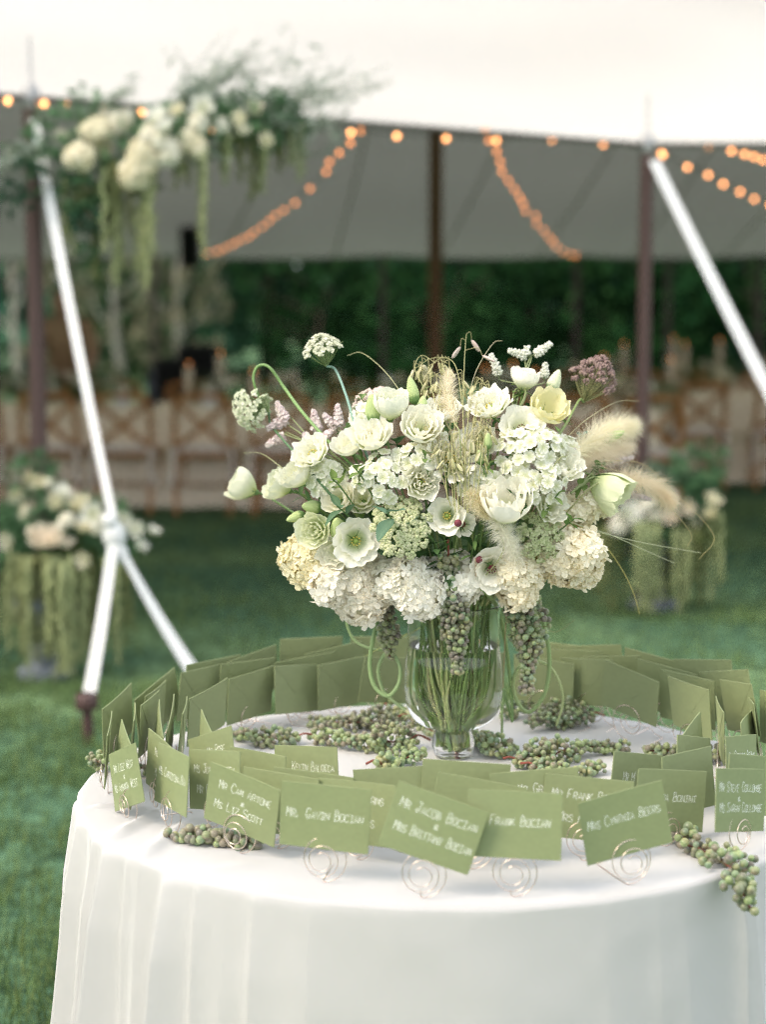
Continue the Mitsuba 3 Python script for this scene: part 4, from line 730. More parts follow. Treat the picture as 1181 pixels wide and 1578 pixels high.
for (sec, ring) in sorted({(i[8], i[9]) for i in info}):
    grp = sorted([i for i in info if (i[8], i[9]) == (sec, ring)], key=lambda i: i[2] / i[3])
    for n, it in enumerate(grp):
        key, front, x, y, zb, yaw, lean, roll = it[:8]; cnt = len(grp)
        where = f'{ORD[n]} from left in the {ring} ring, {sec} of the table' if cnt > 1 else f'only one in the {ring} ring, {sec} of the table'
        lab = SAID.get(key) or f"{'lettered green envelope' if key in WRITING else 'blank-backed green envelope' if not front else 'green envelope nearly edge-on' if key in ('s2', 's4', 's8', 's11', 'r18') else 'mostly hidden green envelope'}, {where}"
        k = thing('envelope', lab, 'envelope', 'green envelopes ringing the card table')
        M = T().translate([x, y, TZ + zb]).rotate([0, 0, 1], math.degrees(yaw) + 90).rotate([1, 0, 0], 90 - math.degrees(lean)).rotate([0, 0, 1], math.degrees(roll))
        bi = sum(map(ord, key)) % 5; put('paper', CARD_PLY[bi], k, M=M); put('flap', FLAP_PLY[bi], k, M=M)
        if key in WRITING:
            mb = lettering(WRITING[key], CW, CH_, sum(map(ord, key)))
            for v in mb.v: v[:, 2] += bow(v[:, 0], v[:, 1], BENDS[bi])
            put('lettering', mb.ply('ink', smooth=False, color=False), k, M=M @ T().translate([0, 0, 0.00112]))
        R = min(max((zb + 0.031) / 2, 0.025), 0.035); H = T().translate([x, y, TZ + 0.0004]).rotate([0, 0, 1], math.degrees(yaw) + 90).rotate([1, 0, 0], 90 - math.degrees(lean) * 0.6)
        put('wire_card_holder', holder_mesh(R, zb).ply('wire_metal', color=False), label=' '.join((f'silver spiral wire holder under the {SAID[key].split(",")[0]}' if key in SAID else f'silver wire holder of the envelope {where}').split()[:16]), cat='card holder', group='spiral wire card holders', M=H)

# ---------------------------------------------------------------- grapes
GV = ico(2)
GRAPE = {m: mikit.ply(GV, m, smooth=True) for m in ('grape_green', 'grape_mixed', 'grape_dusky')}
vertexed('rachis', 0.6)
def grape_bunch(axis, r0, n, mats, label, seed, gr=0.0051, floor=TZ, group=None, taper=0.75, hang=False):
    q = np.random.default_rng(seed); k = thing('grape_bunch', label, 'grapes', group); p = catmull(axis, 10); m = len(p); pts = []
    tries = 0
    while len(pts) < n and tries < 14000:
        tries += 1; t = q.uniform(0, 1); c = p[int(t * (m - 1))]; rr = r0 * (1 - taper * max(0, t - 0.25)) * (0.84 + 0.30 * math.sin(t * 9 + seed)) * min(1, 0.55 + 3 * t)
        d = q.normal(size=3); d = d / np.linalg.norm(d) * q.uniform(0.05, 1) ** 0.28; s = c + d * [rr * 1.12, rr * 1.12, rr * 0.9]; g = gr * q.uniform(0.70, 1.15)
        if floor is not None and not (hang and math.hypot(s[0] - TC[0], s[1] - TC[1]) > 0.60): s[2] = max(s[2], floor + g + cloth_top_bump(s[0], s[1]) * 1.0)
        elif hang:
            o = s[:2] - TC; L = np.hypot(*o); s[:2] = TC + o / L * max(L, 0.628 + 0.09 * max(0, TZ - s[2]))
        if pts and min(np.linalg.norm(s - a) - 0.80 * (g + b) for a, b in pts) < 0: continue
        pts.append((s, g))
    for s, g in pts:
        mt = mats[int(q.integers(0, len(mats)))]; h = unit(q.normal(size=3))
        put('grape', GRAPE[mt], k, M=T().translate([float(v) for v in s]).rotate(h.tolist(), float(q.uniform(0, 360))).scale([g, g, g * 1.06]))
    mb = MB(); tube(mb, p + q.normal(size=p.shape) * 0.001, [0.0018, 0.0012], (0.16, 0.05, 0.035), 5)
    for s, g in pts[::2]:
        b = p[np.argmin(np.linalg.norm(p - s, axis=1))]; tube(mb, [b, (b + s) / 2 + q.normal(size=3) * 0.001, s], 0.0006, (0.17, 0.13, 0.05), 4)
    e = unit(p[0] - p[min(8, m - 1)] + [0, 0, 0.012]); st = [p[0], p[0] + e * 0.016 + [0, 0, 0.006], p[0] + e * 0.034 + q.normal(size=3) * 0.004]
    tube(mb, catmull(st, 4), [0.0021, 0.0017, 0.0024], (0.24, 0.07, 0.05), 6)
    put('stalk', mb.ply('rachis'), k); return k
G, X, Dk = 'grape_green', 'grape_mixed', 'grape_dusky'
grape_bunch([(-0.4155, 2.9711, 0.7650), (-0.4728, 2.9772, 0.7680), (-0.5149, 3.0135, 0.7700)], 0.0307, 68, [X, X, G], 'green and bronze grape bunch resting on the left rim of the table', 51, hang=False)
grape_bunch([(-0.1942, 2.5649, 0.7600), (-0.2561, 2.5779, 0.7620), (-0.3377, 2.6005, 0.7570)], 0.0236, 88, [X, G, X, Dk], 'dusky green grape bunch lying on the cloth beneath the front left envelopes', 52, gr=0.0063)
grape_bunch([(0.4573, 2.6113, 0.7680), (0.4563, 2.5362, 0.7650), (0.4914, 2.4961, 0.7580), (0.5036, 2.4050, 0.7571), (0.5111, 2.3850, 0.7327), (0.5242, 2.3750, 0.7107)], 0.0342, 124, [X, Dk, G], 'long green grape bunch spilling over the front right rim of the table', 53, gr=0.0065, hang=True, taper=0.95)
grape_bunch([(-0.1634, 3.1844, 0.7620), (-0.2173, 3.1783, 0.7660), (-0.2746, 3.2161, 0.7640)], 0.0307, 104, [G, X, X], 'small mixed grape bunch left of the table centre with a bright red stalk', 54, gr=0.0052)
grape_bunch([(0.0245, 3.3257, 0.7650), (-0.0566, 3.2868, 0.7680), (-0.1412, 3.3169, 0.7620)], 0.0319, 132, [Dk, Dk, X], 'dusky purple grape bunch behind the pale green ones left of the vase', 55, gr=0.0055)
grape_bunch([(0.0495, 3.1509, 0.7680), (-0.0362, 3.1334, 0.7700), (-0.1314, 3.1981, 0.7660)], 0.0354, 184, [G, G, X, X], 'large pale green grape bunch in front of the dusky one left of the vase', 56, gr=0.0056)
grape_bunch([(-0.0006, 3.0071, 0.7600), (0.0339, 3.0273, 0.7640), (0.0746, 3.0494, 0.7700)], 0.0212, 60, [G], 'little pale green grape bunch just left in front of the vase foot', 57, gr=0.0056)
grape_bunch([(0.0123, 3.4135, 0.7650), (0.0620, 3.3133, 0.7680), (0.0990, 3.2080, 0.7660)], 0.0283, 92, [X, G], 'yellowish green grape bunch tucked against the left side of the vase', 58, gr=0.0052)
grape_bunch([(0.1777, 3.1820, 0.7700), (0.2012, 3.0956, 0.7700), (0.2431, 3.0909, 0.7640)], 0.0319, 120, [G, X], 'shaded green grape bunch tucked against the right side of the vase foot', 59, gr=0.0054)
grape_bunch([(0.3957, 3.3263, 0.7700), (0.3378, 3.3143, 0.7780), (0.2782, 3.2755, 0.7720)], 0.0389, 184, [X, Dk, G], 'bronzed green grape bunch at the back right of the vase with a red twig', 60, gr=0.0054)
grape_bunch([(0.2393, 3.0109, 0.7660), (0.2984, 3.0327, 0.7720), (0.3699, 3.1033, 0.7680), (0.4460, 3.1173, 0.7620)], 0.0354, 196, [X, G, Dk, G], 'long mixed grape bunch right of the vase reaching towards the right', 61, gr=0.0054)
grape_bunch([(0.2696, 2.9651, 0.7620), (0.3143, 2.9408, 0.7640), (0.3843, 2.9823, 0.7620)], 0.0236, 104, [G, X], 'bluish green grape bunch lowest on the right, just behind the front envelopes', 62, gr=0.0055)
grape_bunch([(0.5977, 3.0452, 0.7640), (0.5342, 3.0663, 0.7680), (0.4752, 3.0986, 0.7620)], 0.0260, 80, [X, X, Dk], 'yellow bronze grape bunch on the right between the inner envelopes', 63, gr=0.0060)
grape_bunch([(0.3276, 3.4750, 0.7640), (0.2693, 3.4007, 0.7680), (0.2290, 3.3733, 0.7640)], 0.0260, 80, [X, G], 'green grape bunch directly behind the right side of the vase', 64, gr=0.0052)

# ================================================================ VASE AND BOUQUET
VC_ = np.array([0.127, 3.10]); WL = 0.205
OUT = [(0.0, 0.0), (0.028, 0.0), (0.0355, 0.008), (0.0385, 0.020), (0.0382, 0.032), (0.0345, 0.044), (0.0335, 0.050), (0.043, 0.0545), (0.059, 0.061), (0.073, 0.072), (0.082, 0.087), (0.0868, 0.105), (0.0885, 0.125), (0.088, 0.150), (0.0865, 0.175), (0.084, 0.193), (0.083, 0.205), (0.083, 0.225), (0.083, 0.250), (0.084, 0.268), (0.087, 0.280)]
def smooth_profile(p, n=5): return catmull(np.array(p), n)[:, :2]
op = smooth_profile(np.c_[np.array(OUT), np.zeros(len(OUT))]); op[:, 0] = np.maximum(op[:, 0], 0)
tn = np.gradient(op, axis=0); nn = np.stack([-tn[:, 1], tn[:, 0]], 1); nn /= np.linalg.norm(nn, axis=1, keepdims=True) + 1e-9
ip = op + nn * 0.0026; ip = ip[(ip[:, 1] > 0.007) & (ip[:, 0] > 0.0)]; ip = np.vstack([[0.0, max(0.0075, ip[0, 1])], ip])
def vase_meshes():
    k = np.argmax(ip[:, 1] > WL); inner = np.vstack([ip[:k], [[np.interp(WL, ip[:, 1][k - 2:k + 2], ip[:, 0][k - 2:k + 2]), WL]], ip[k:]]); wet, dry = inner[:k + 1], inner[k:]
    rim = np.array([[op[-1, 0], op[-1, 1]], [(op[-1, 0] + dry[-1, 0]) / 2, op[-1, 1] + 0.0012], dry[-1]])
    outer = np.vstack([op, rim[1:2], dry[::-1]])
    return revolve(outer, 96), revolve(wet[::-1], 96), wet
(ov, of), (wv, wf), wetp = vase_meshes(); off = np.array([*VC_, TZ + 0.001])
def facing_out(v, f):
    m = trimesh.Trimesh(v, f, process=False); return f
vase = thing('glass_vase', 'clear footed glass vase with a round bowl standing among the grapes', 'vase')
put('outer_wall', mikit.ply((ov + off, of), 'vase_glass', smooth=True), vase)
put('inner_wall', mikit.ply((wv + off, wf), 'vase_glass_wet', smooth=True), vase)
sv, sf = revolve([(wetp[-1][0], WL), (wetp[-1][0] * 0.5, WL), (0.0, WL)], 96)
put('vase_water', mikit.ply((sv + off, sf), 'water_skin', smooth=True), label='clear water filling the bowl of the glass vase', kind='stuff')

bq = np.random.default_rng(77)
def stem_path(pos, d, back=0.05, twist=None):
    """From the underside of a flower down through the neck of the vase to its foot."""
    pos = np.asarray(pos, float); d = unit(d); o = pos[:2] - VC_; L = np.hypot(*o) + 1e-9; u = o / L; a = bq.normal() * 0.35; u = np.array([u[0] * math.cos(a) - u[1] * math.sin(a), u[0] * math.sin(a) + u[1] * math.cos(a)])
    rr = min(0.073, 0.03 + 0.35 * L) * bq.uniform(0.6, 1.0); e = np.array([*(VC_ + u * rr), TZ + 0.285]); b = bq.uniform(0, 6.28); rw = bq.uniform(0.0, 0.025); w = np.array([*(VC_ - u * rw * bq.uniform(-.6, .9) + 0.006 * np.array([math.cos(b), math.sin(b)])), TZ + 0.056])
    f = np.array([*(VC_ - u * bq.uniform(0.0, 0.018) + 0.006 * np.array([math.cos(b), math.sin(b)])), TZ + 0.013 + bq.uniform(0, 0.012)])
    m = (pos - d * back); hi = e * 0.7 + m * 0.3; hi[2] = max(hi[2], e[2] + 0.02) if m[2] > e[2] + 0.05 else max(m[2], e[2] + 0.035)
    return catmull([pos, m, hi, e, np.array([*(VC_ + (e[:2] - VC_) * bq.uniform(0.3, 0.85) + bq.normal(size=2) * 0.013), TZ + bq.uniform(0.11, 0.16)]), w, f], 6)
def add_stem(k, pos, d, r=0.0022, col=(0.16, 0.27, 0.09), back=0.05, col2=None, name='stem', extra=None):
    path = stem_path(pos, d, back); path = path if name == 'stalk' or bq.uniform() < 0.22 else path[path[:, 2] > TZ + 0.27]
    mb = MB(); tube(mb, path, [r * 0.9, r, r * 1.35], col, 7, c2=col2 if col2 is not None else shade([(0.20, 0.32, 0.12), (0.36, 0.42, 0.17), (0.48, 0.50, 0.24), (0.28, 0.38, 0.22)][int(bq.integers(0, 4))], 0.2))
    if extra is not None: extra(mb)
    put(name, mb.ply('stem_skin'), k)
def leaf_blade(base, d, L, W, up=(0, 0, 1), droop=0.3, fold=0.25, c0=(0.045, 0.10, 0.035), c1=(0.085, 0.16, 0.06), nu=9, wav=0.0):
    F = frame(d, up); t = np.linspace(0, 1, nu); w = W * np.sin(PI * np.clip(t * 0.94 + 0.05, 0, 1)) ** 0.8 * (1 - 0.25 * t); V = []; ss = np.linspace(-1, 1, 5)
    for ti, wi in zip(t, w):
        c = np.asarray(base) + F[:, 2] * L * ti * (1 - 0.12 * droop * ti) + np.array([0, 0, -1.0]) * L * droop * ti ** 2 * 0.6
        for s in ss: V.append(c + F[:, 0] * s * wi * 0.5 + F[:, 1] * (fold * abs(s) * wi * 0.5 + wav * wi * math.sin(ti * 9 + 2 * s)))
    k = np.tile(np.abs(ss), nu)[:, None]; C = np.asarray(c1) * (1 - k * 0.6) * 1.0 + np.asarray(c0) * k * 0.6
    return np.array(V), grid(nu, 5), C
def petals(pos, d, r, seed, col, inner, open_, whorls=3, npet=5, nu=11, nv=12, ruffle=0.05, tall=1.0):
    """Separate petals of one bloom: list of (vertices, faces, colours)."""
    q = np.random.default_rng(seed); out = []; F = grid(nu, nv); Rm = frame(d) @ Rz(q.uniform(0, 6.28))
    for w in range(whorls):
        rw = 1.0 - 0.24 * w; o_ = w * 0.63 + q.uniform(0, 0.3)
        for k in range(npet):
            ph = 2 * PI * k / npet + o_ + q.normal() * 0.10; o = open_ * (1 - 0.28 * w) + q.normal() * 0.07; hh = tall * (1.05 - 0.05 * w) * (1 + q.normal() * 0.05)
            S, Tt = np.meshgrid(np.linspace(-1, 1, nu), np.linspace(0, 1, nv), indexing='ij')
            te = Tt * (1 - 0.15 * np.abs(S) ** 2.5 * (0.3 + 0.7 * Tt)); al = ((3.7 if npet < 9 else 2.6) / npet) * np.sin(PI * np.clip(0.12 + 0.60 * Tt, 0, 1)) ** 0.6
            rad = rw * (0.08 + 0.72 * np.sin(np.clip(te * 1.35, 0, 1) * PI / 2) ** 0.9 + o * 0.80 * np.clip(te - 0.42, 0, 1) ** 1.35 - (1 - o) * 0.36 * np.clip(te - 0.55, 0, 1) ** 1.3)
            z = hh * (1.15 * te ** 1.1 - o * 0.62 * np.clip(te - 0.48, 0, 1) ** 1.15)
            p1, p2, p3 = q.uniform(0, 6, 3); edge = Tt ** 3
            rad = rad + ruffle * edge * (np.sin(S * 4.5 + p1) + 0.5 * np.sin(S * 10 + p2)) + 0.045 * (0.5 + 0.5 * S) * Tt; z = z + ruffle * edge * 0.9 * np.sin(S * 8 + p3) - 0.02 * np.cos(S * 3) * Tt
            z = z + 0.012 * np.sin(S * 14 + p1) * Tt * (1 - 0.4 * Tt)
            a = ph + S * al; g = np.clip(Tt * 1.7, 0, 1)[..., None]; cc = np.asarray(col) * (1 + q.normal() * 0.02)
            C = np.asarray(inner) * (1 - g) + cc * g * (1 - 0.05 * (np.sin(S * 22 + p1) ** 2 * Tt)[..., None])
            out.append(((np.stack([rad * np.cos(a), rad * np.sin(a), z - 0.35 * hh], -1).reshape(-1, 3) * r) @ Rm.T + pos, F, C.reshape(-1, 3)))
    return out
WHITE, CREAM, LIME = (0.94, 0.93, 0.85), (0.85, 0.83, 0.66), (0.74, 0.79, 0.50)
def lisianthus(pos, d, diam, open_, label, col=WHITE, inner=(0.62, 0.70, 0.30), whorls=3, ruffle=0.05, tall=1.0, centre=None, npet=5, name='lisianthus', cat='flower', stamens=True, back=0.05, stem_r=0.0021):
    pos = np.asarray(pos, float); d = unit(d); open_ = open_ * (0.8 if whorls > 2 and npet < 9 else 1.0); r = diam / 2 / (0.78 + 0.42 * open_) * 1.2; k = thing(name, label, cat); seed = int(bq.integers(1, 1 << 30))
    for v, f, c in petals(pos, d, r, seed, col, inner, open_, whorls, npet, ruffle=ruffle, tall=tall):
        m = MB(); m.add(v, f, c); put('petal', m.ply('petal'), k)
    base = pos - d * (0.36 * r * tall)
    def cal(mb):
        F = frame(d)
        ball(mb, base, np.array([0.16, 0.16, 0.16]) * r, (0.14, 0.24, 0.08), 1)
        for j in range(5):
            a = j * 1.2566; u = F[:, 0] * math.cos(a) + F[:, 1] * math.sin(a); tube(mb, [base - d * r * 0.05, base + u * r * 0.36 + d * r * 0.22, base + u * r * 0.62 + d * r * 0.55], [0.0014, 0.0012, 0.0003], (0.13, 0.23, 0.08), 4)
    add_stem(k, base, d, stem_r, back=back, extra=cal)
    if open_ > 0.6 and stamens:
        m = MB(); F = frame(d); cc = (0.30, 0.42, 0.10) if centre is None else centre
        ball(m, base + d * r * 0.45, np.array([0.12, 0.12, 0.2]) * r, cc, 2, R=F)
        for j in range(9):
            a = j * 0.698; u = F[:, 0] * math.cos(a) + F[:, 1] * math.sin(a); tip = base + d * r * 0.62 + u * r * 0.2; tube(m, [base + d * r * 0.2 + u * r * 0.05, tip], 0.0006, (0.5, 0.52, 0.2), 4); ball(m, tip, 0.0016, (0.62, 0.50, 0.12) if centre is None else tuple(np.array(centre) * 0.6), 0)
        put('flower_centre', m.ply('floret_skin'), k)
    return k
PX = 0.00113
lisianthus((-0.2434, 3.1500, 1.2326), (-.85, -.1, .42), 46 * PX, .22, 'pale cream cup bloom, leftmost in the bouquet, on a thin horizontal stem', col=(.85, .86, .72), tall=1.2, ruffle=.03, back=.04)
lisianthus((-0.1755, 3.0703, 1.2421), (-.80, -.25, .40), 44 * PX, .35, 'cream cup bloom second from the left, just right of the leftmost bloom', col=(.85, .86, .72), tall=1.1)
lisianthus((-0.1425, 3.0042, 1.2648), (-.55, -.3, .60), 48 * PX, .45, 'cream bloom third from the left, overlapping the second', col=(.86, .86, .74))
lisianthus((0.0127, 2.9873, 1.3821), (.05, -.35, .9), 46 * PX, .18, 'upright closed cream bloom at top left with a green bud beside it', col=(.86, .87, .76), tall=1.15, ruffle=.03)
lisianthus((0.0633, 2.9689, 1.3513), (.1, -.75, .55), 58 * PX, .60, 'open white bloom at top, right below the upright closed cream one')
lisianthus((0.0621, 2.9525, 1.2633), (.2, -.9, .25), 52 * PX, .75, 'ruffled white bloom with green heart in the centre, above the flat green umbel', ruffle=.09, whorls=4)
lisianthus((-0.1147, 2.9971, 1.1766), (-.35, -.9, .1), 50 * PX, .70, 'white rosette bloom with a green heart at the left, above the left hydrangea', col=(.83, .85, .68), inner=(.55, .68, .25), whorls=4)
lisianthus((-0.0472, 2.9701, 1.1622), (.12, -1, .02), 64 * PX, .95, 'wide open white bloom with a dark green throat, left of the flat green umbel', inner=(.45, .58, .16), whorls=2, ruffle=.07)
lisianthus((-0.0193, 2.9750, 1.3321), (-.1, -.6, .75), 62 * PX, .85, 'large double white bloom upper left of the centre', whorls=4, ruffle=.09)
lisianthus((-0.0563, 3.0005, 1.3167), (-.3, -.5, .7), 46 * PX, .7, 'white bloom tucked left of the large double one')
lisianthus((-0.1176, 2.9996, 1.3044), (-.4, -.6, .6), 54 * PX, .8, 'ruffled white bloom at the left above the green branching leaves', ruffle=.1)
lisianthus((0.1096, 2.9516, 1.2070), (-.2, -.95, .15), 50 * PX, .95, 'open white bloom with a dark centre at the middle of the bouquet', inner=(.35, .45, .15), whorls=2)
lisianthus((0.2080, 2.9279, 1.2186), (-.05, -.62, .75), 66 * PX, .35, 'tall peaked white bloom in the middle behind the fluffy plume', tall=1.25, ruffle=.06)
lisianthus((0.2474, 3.0755, 1.4245), (.15, -.2, .95), 38 * PX, .18, 'small closed white bloom at top right below the white spikes', tall=1.1, ruffle=.03)
lisianthus((0.2789, 3.0055, 1.3810), (.30, -.65, .55), 58 * PX, .45, 'pale yellow cup bloom at top right left of the brown seed head', col=(.86, .83, .58), inner=(.76, .74, .36), whorls=2)
lisianthus((0.1864, 3.0049, 1.3833), (-.25, -.5, .75), 60 * PX, .9, 'ruffled white bloom at the top, left of the pale yellow cup', ruffle=.1)
lisianthus((0.3807, 3.0298, 1.2509), (.55, -.25, -.35), 58 * PX, .25, 'greenish white trumpet bloom at right, facing down below the plumes', col=(.80, .84, .60), inner=(.58, .68, .28), tall=1.35, whorls=2)
lisianthus((0.1340, 2.9542, 1.1922), (.2, -.95, .1), 34 * PX, .8, 'small greenish white bloom right of the centre with a dark red heart', inner=(.5, .6, .25), centre=(.20, .03, .05), whorls=1, npet=6)
lisianthus((0.1855, 2.9762, 1.1153), (.1, -.95, -.2), 62 * PX, 1.0, 'flat white bloom with a dark red heart above the right grape cluster', inner=(.6, .62, .4), centre=(.20, .03, .06), whorls=2, npet=6, name='love_in_a_mist')
lisianthus((0.2349, 2.9795, 1.3494), (.1, -.8, .5), 62 * PX, 1.0, 'flat white bloom with a brown heart above the right white cluster', centre=(.22, .10, .05), whorls=2, npet=6, name='love_in_a_mist')
lisianthus((0.1137, 2.9552, 1.3006), (.05, -.85, .4), 70 * PX, .95, 'spiky white bloom of many narrow petals at the centre behind the oats', whorls=3, npet=14, ruffle=.03, name='aster')
lisianthus((0.1605, 2.9912, 1.3197), (.0, -.6, .6), 56 * PX, .8, 'white bloom behind the thin oats right of the spiky one', ruffle=.08)
lisianthus((-0.0731, 2.9947, 1.2298), (-.3, -.8, .3), 50 * PX, .7, 'white bloom half hidden behind the big grey-green leaf')
lisianthus((-0.0340, 2.9948, 1.2298), (-.1, -.8, .4), 50 * PX, .7, 'white bloom half hidden below the left white cluster')

def bud(pos, d, L, W, label, col=(.46, .56, .26)):
    k = thing('flower_bud', label, 'flower bud'); d = unit(d); pos = np.asarray(pos, float); mb = MB(); v, f = ico(2); tpr = 1 - 0.35 * v[:, 2:]
    mb.add((v * np.concatenate([tpr, tpr, np.ones_like(tpr)], 1) * [W / 2, W / 2, L / 2]) @ frame(d).T + pos, f, np.where(v[:, 2:] < -0.35, (.15, .26, .09), col))
    put('bud', mb.ply('floret_skin'), k); add_stem(k, pos - d * L * 0.45, d, 0.0014, back=0.03)
for a, d, L, W, lab in [((-0.0172, 2.9958, 1.3860), (-.1, -.2, 1), 46, 24, 'green bud left beside the upright closed cream bloom'), ((0.3031, 3.0999, 1.4280), (.35, -.1, .9), 40, 20, 'greenish white bud right of the small closed white bloom'), ((-0.1525, 3.0392, 1.1941), (-.8, -.3, -.25), 32, 16, 'pale green bud at the left, pointing down left'), ((-0.1241, 3.0133, 1.2153), (-.6, -.4, .1), 34, 20, 'pale green bud just above the left rosette bloom'), ((0.0510, 3.0312, 1.4153), (-.2, 0, 1), 44, 18, 'slim green bud at the top left of the tan plume'), ((0.0673, 3.0036, 1.3878), (.1, 0, 1), 36, 18, 'slim green bud lower beside the tan plume'), ((-0.0763, 2.9822, 1.1808), (-.1, -.6, .8), 46, 26, 'pale green bud between the rosette and the wide open bloom'), ((0.1766, 2.9455, 1.3344), (0, -.2, 1), 26, 13, 'small green seed bud among the oats right of centre'), ((0.1632, 2.9383, 1.3076), (-.2, -.2, 1), 24, 12, 'lower small green seed bud among the oats'), ((0.4069, 3.0935, 1.3320), (.8, 0, .3), 40, 16, 'yellow-green bud lying on the upper right plume'), ((0.1546, 3.0011, 1.0865), (.1, -.6, .1), 20, 16, 'tiny pink bud above the middle grape cluster'), ((0.2296, 2.9984, 1.1052), (.1, -.8, .1), 18, 14, 'tiny pink bud beside the tan hydrangea'), ((0.1632, 2.9562, 1.1318), (-.1, -.9, .2), 13, 11, 'small dark red bud left of the flat white bloom'), ((0.1260, 2.9236, 1.1983), (-.1, -.9, .2), 12, 11, 'small dark red bud at the centre of the bouquet')]:
    bud(a, d, L * PX, W * PX, lab, (.20, .05, .07) if 'dark red' in lab else (.62, .36, .33) if 'pink' in lab else (.70, .74, .52) if 'white' in lab else (.44, .54, .25))

def hydrangea(pos, d, a, c, n, label, c0, c1, seed, size=0.0128, cone=0.12):
    k = thing('hydrangea', label, 'flower'); d = unit(d); m = floret_head(a, a, c, n, size, c0, c1, seed, cone); v, f, col = m.arr(); m2 = MB(); m2.add(v @ frame(d).T + np.asarray(pos), f, col)
    put('florets', m2.ply('petal', smooth=False), k, kind='stuff', label='mass of four-petalled florets'); add_stem(k, np.asarray(pos) - d * c * 0.7, d, 0.003, (0.20, 0.22, 0.10), back=0.04)
CW0, CW1, TN = (.93, .92, .85), (.92, .89, .75), (.90, .83, .64)
hydrangea((-0.1170, 3.0506, 1.1110), (-.7, -.5, -.3), 0.0550, 0.0638, 360, 'cream yellow hydrangea head at the lower left of the bouquet', CW1, (.82, .76, .48), 1)
hydrangea((-0.0313, 3.0346, 1.0709), (-.2, -.6, -.55), 0.0594, 0.0660, 430, 'white hydrangea head with tan fringe at the lower left over the vase rim', CW0, (.88, .82, .68), 2)
hydrangea((0.0588, 2.9884, 1.0818), (.15, -.75, -.45), 0.0594, 0.0660, 430, 'brightest white hydrangea head at the lower centre over the vase rim', (.91, .91, .86), (.89, .86, .75), 3)
hydrangea((0.3114, 3.0008, 1.1411), (.6, -.5, -.15), .050, .058, 380, 'yellowish cream hydrangea head at the lower right of the bouquet', CW1, TN, 4)
hydrangea((0.2398, 3.0121, 1.0894), (.25, -.7, -.5), 0.0462, 0.0550, 280, 'tan cream hydrangea head at the lower right above the hanging grapes', CW1, TN, 5)
hydrangea((0.3432, 3.0413, 1.1995), (.8, -.3, .1), 0.0352, 0.0440, 170, 'small tan hydrangea head at the right below the greenish trumpet', CW1, TN, 6)
hydrangea((-0.0520, 3.0512, 1.1109), (-.3, -.8, -.2), 0.0495, 0.0495, 230, 'cream hydrangea head hidden behind the wide open bloom', CW0, CW1, 7)

def cluster(pos, d, spread, n, size, label, seed, col=(.94, .93, .86)):
    """A loose dome of flat five-petalled florets, each a part."""
    k = thing('phlox', label, 'flower'); q = np.random.default_rng(seed); d = unit(d); F = frame(d); pos = np.asarray(pos, float)
    for i in range(n):
        rr = math.sqrt((i + 0.5) / n); a = i * 2.4 + q.normal() * 0.2; u = np.array([rr * math.cos(a), rr * math.sin(a)]); N = unit(F @ np.array([u[0] * 0.9, u[1] * 0.9, 1.0]) + q.normal(size=3) * 0.25)
        p = pos + F @ np.array([u[0] * spread[0], u[1] * spread[1], spread[0] * 0.55 * (1 - rr * rr)]) + q.normal(size=3) * 0.002; s = size * q.uniform(0.85, 1.15); v, f = FL5
        v = v.copy(); v[:, 2] += q.normal(size=len(v)) * 0.04; C = np.where(np.linalg.norm(v[:, :2], axis=1, keepdims=True) < 0.2, np.array([[.62, .66, .36]]), np.array([col])) * np.ones((len(v), 1))
        m = MB(); m.add((v * s) @ (frame(N) @ Rz(q.uniform(0, 6.28))).T + p, f, C); tube(m, [p - N * 0.0005, p - N * 0.012, pos - d * 0.02], [0.0007, 0.0009], (.30, .36, .15), 4); put('floret', m.ply('petal', smooth=False), k)
    add_stem(k, pos - d * 0.02, d, 0.0022)
cluster((-0.0027, 2.9558, 1.2729), (-.1, -.85, .45), (.052, .042), 32, .0120, 'cluster of pure white flat florets at left of centre above the green umbel', 1)
cluster((0.2532, 2.9708, 1.3235), (.15, -.65, .7), (.058, .042), 40, .0118, 'large cluster of pure white flat florets at upper right', 2)
cluster((0.2727, 2.9612, 1.2691), (.25, -.85, .3), (.048, .042), 32, .0118, 'lower cluster of pure white florets at right, under the larger one', 3)
cluster((-0.1012, 3.0062, 1.2680), (-.3, -.8, .4), (.036, .03), 16, .0135, 'small cluster of white florets at the left of the branching leaves', 4)
cluster((0.1666, 2.9530, 1.2588), (.1, -.9, .3), (.036, .03), 16, .0135, 'small cluster of white florets behind the round fluffy plume', 5)

for a, d, dm, o, lab in [((0.1042, 3.0063, 1.3743), (-.1, -.5, .8), 48, .7, 'white bloom hidden behind the tan plume and oats'), ((0.3079, 2.9834, 1.2847), (.4, -.75, .45), 48, .6, 'white bloom at the right edge of the lower white cluster'), ((0.2832, 2.9723, 1.2190), (.3, -.9, .2), 46, .7, 'white bloom above the green spiky umbel'), ((0.1588, 2.9526, 1.2622), (.0, -.9, .3), 44, .8, 'white bloom right under the oats at the middle'), ((-0.0790, 2.9973, 1.1416), (-.4, -.85, -.1), 48, .7, 'white bloom between the rosette and the left hydrangeas'), ((0.2568, 2.9906, 1.1290), (.3, -.9, -.1), 44, .8, 'white bloom between the spiky umbel and the lower right hydrangeas')]:
    lisianthus(a, d, dm * PX, o, lab, ruffle=.08)
cluster((0.0544, 2.9583, 1.3058), (.0, -.8, .6), (.036, .030), 14, .0130, 'white florets between the open white bloom and the ruffled green-hearted one', 6)
cluster((-0.0344, 3.0447, 1.3718), (-.3, -.4, .9), (.030, .026), 12, .0120, 'white florets left of the upright closed cream bloom', 7)
cluster((0.3149, 3.0122, 1.3157), (.5, -.5, .7), (.034, .028), 14, .0125, 'white florets at the right shoulder beside the feathery plume', 8)
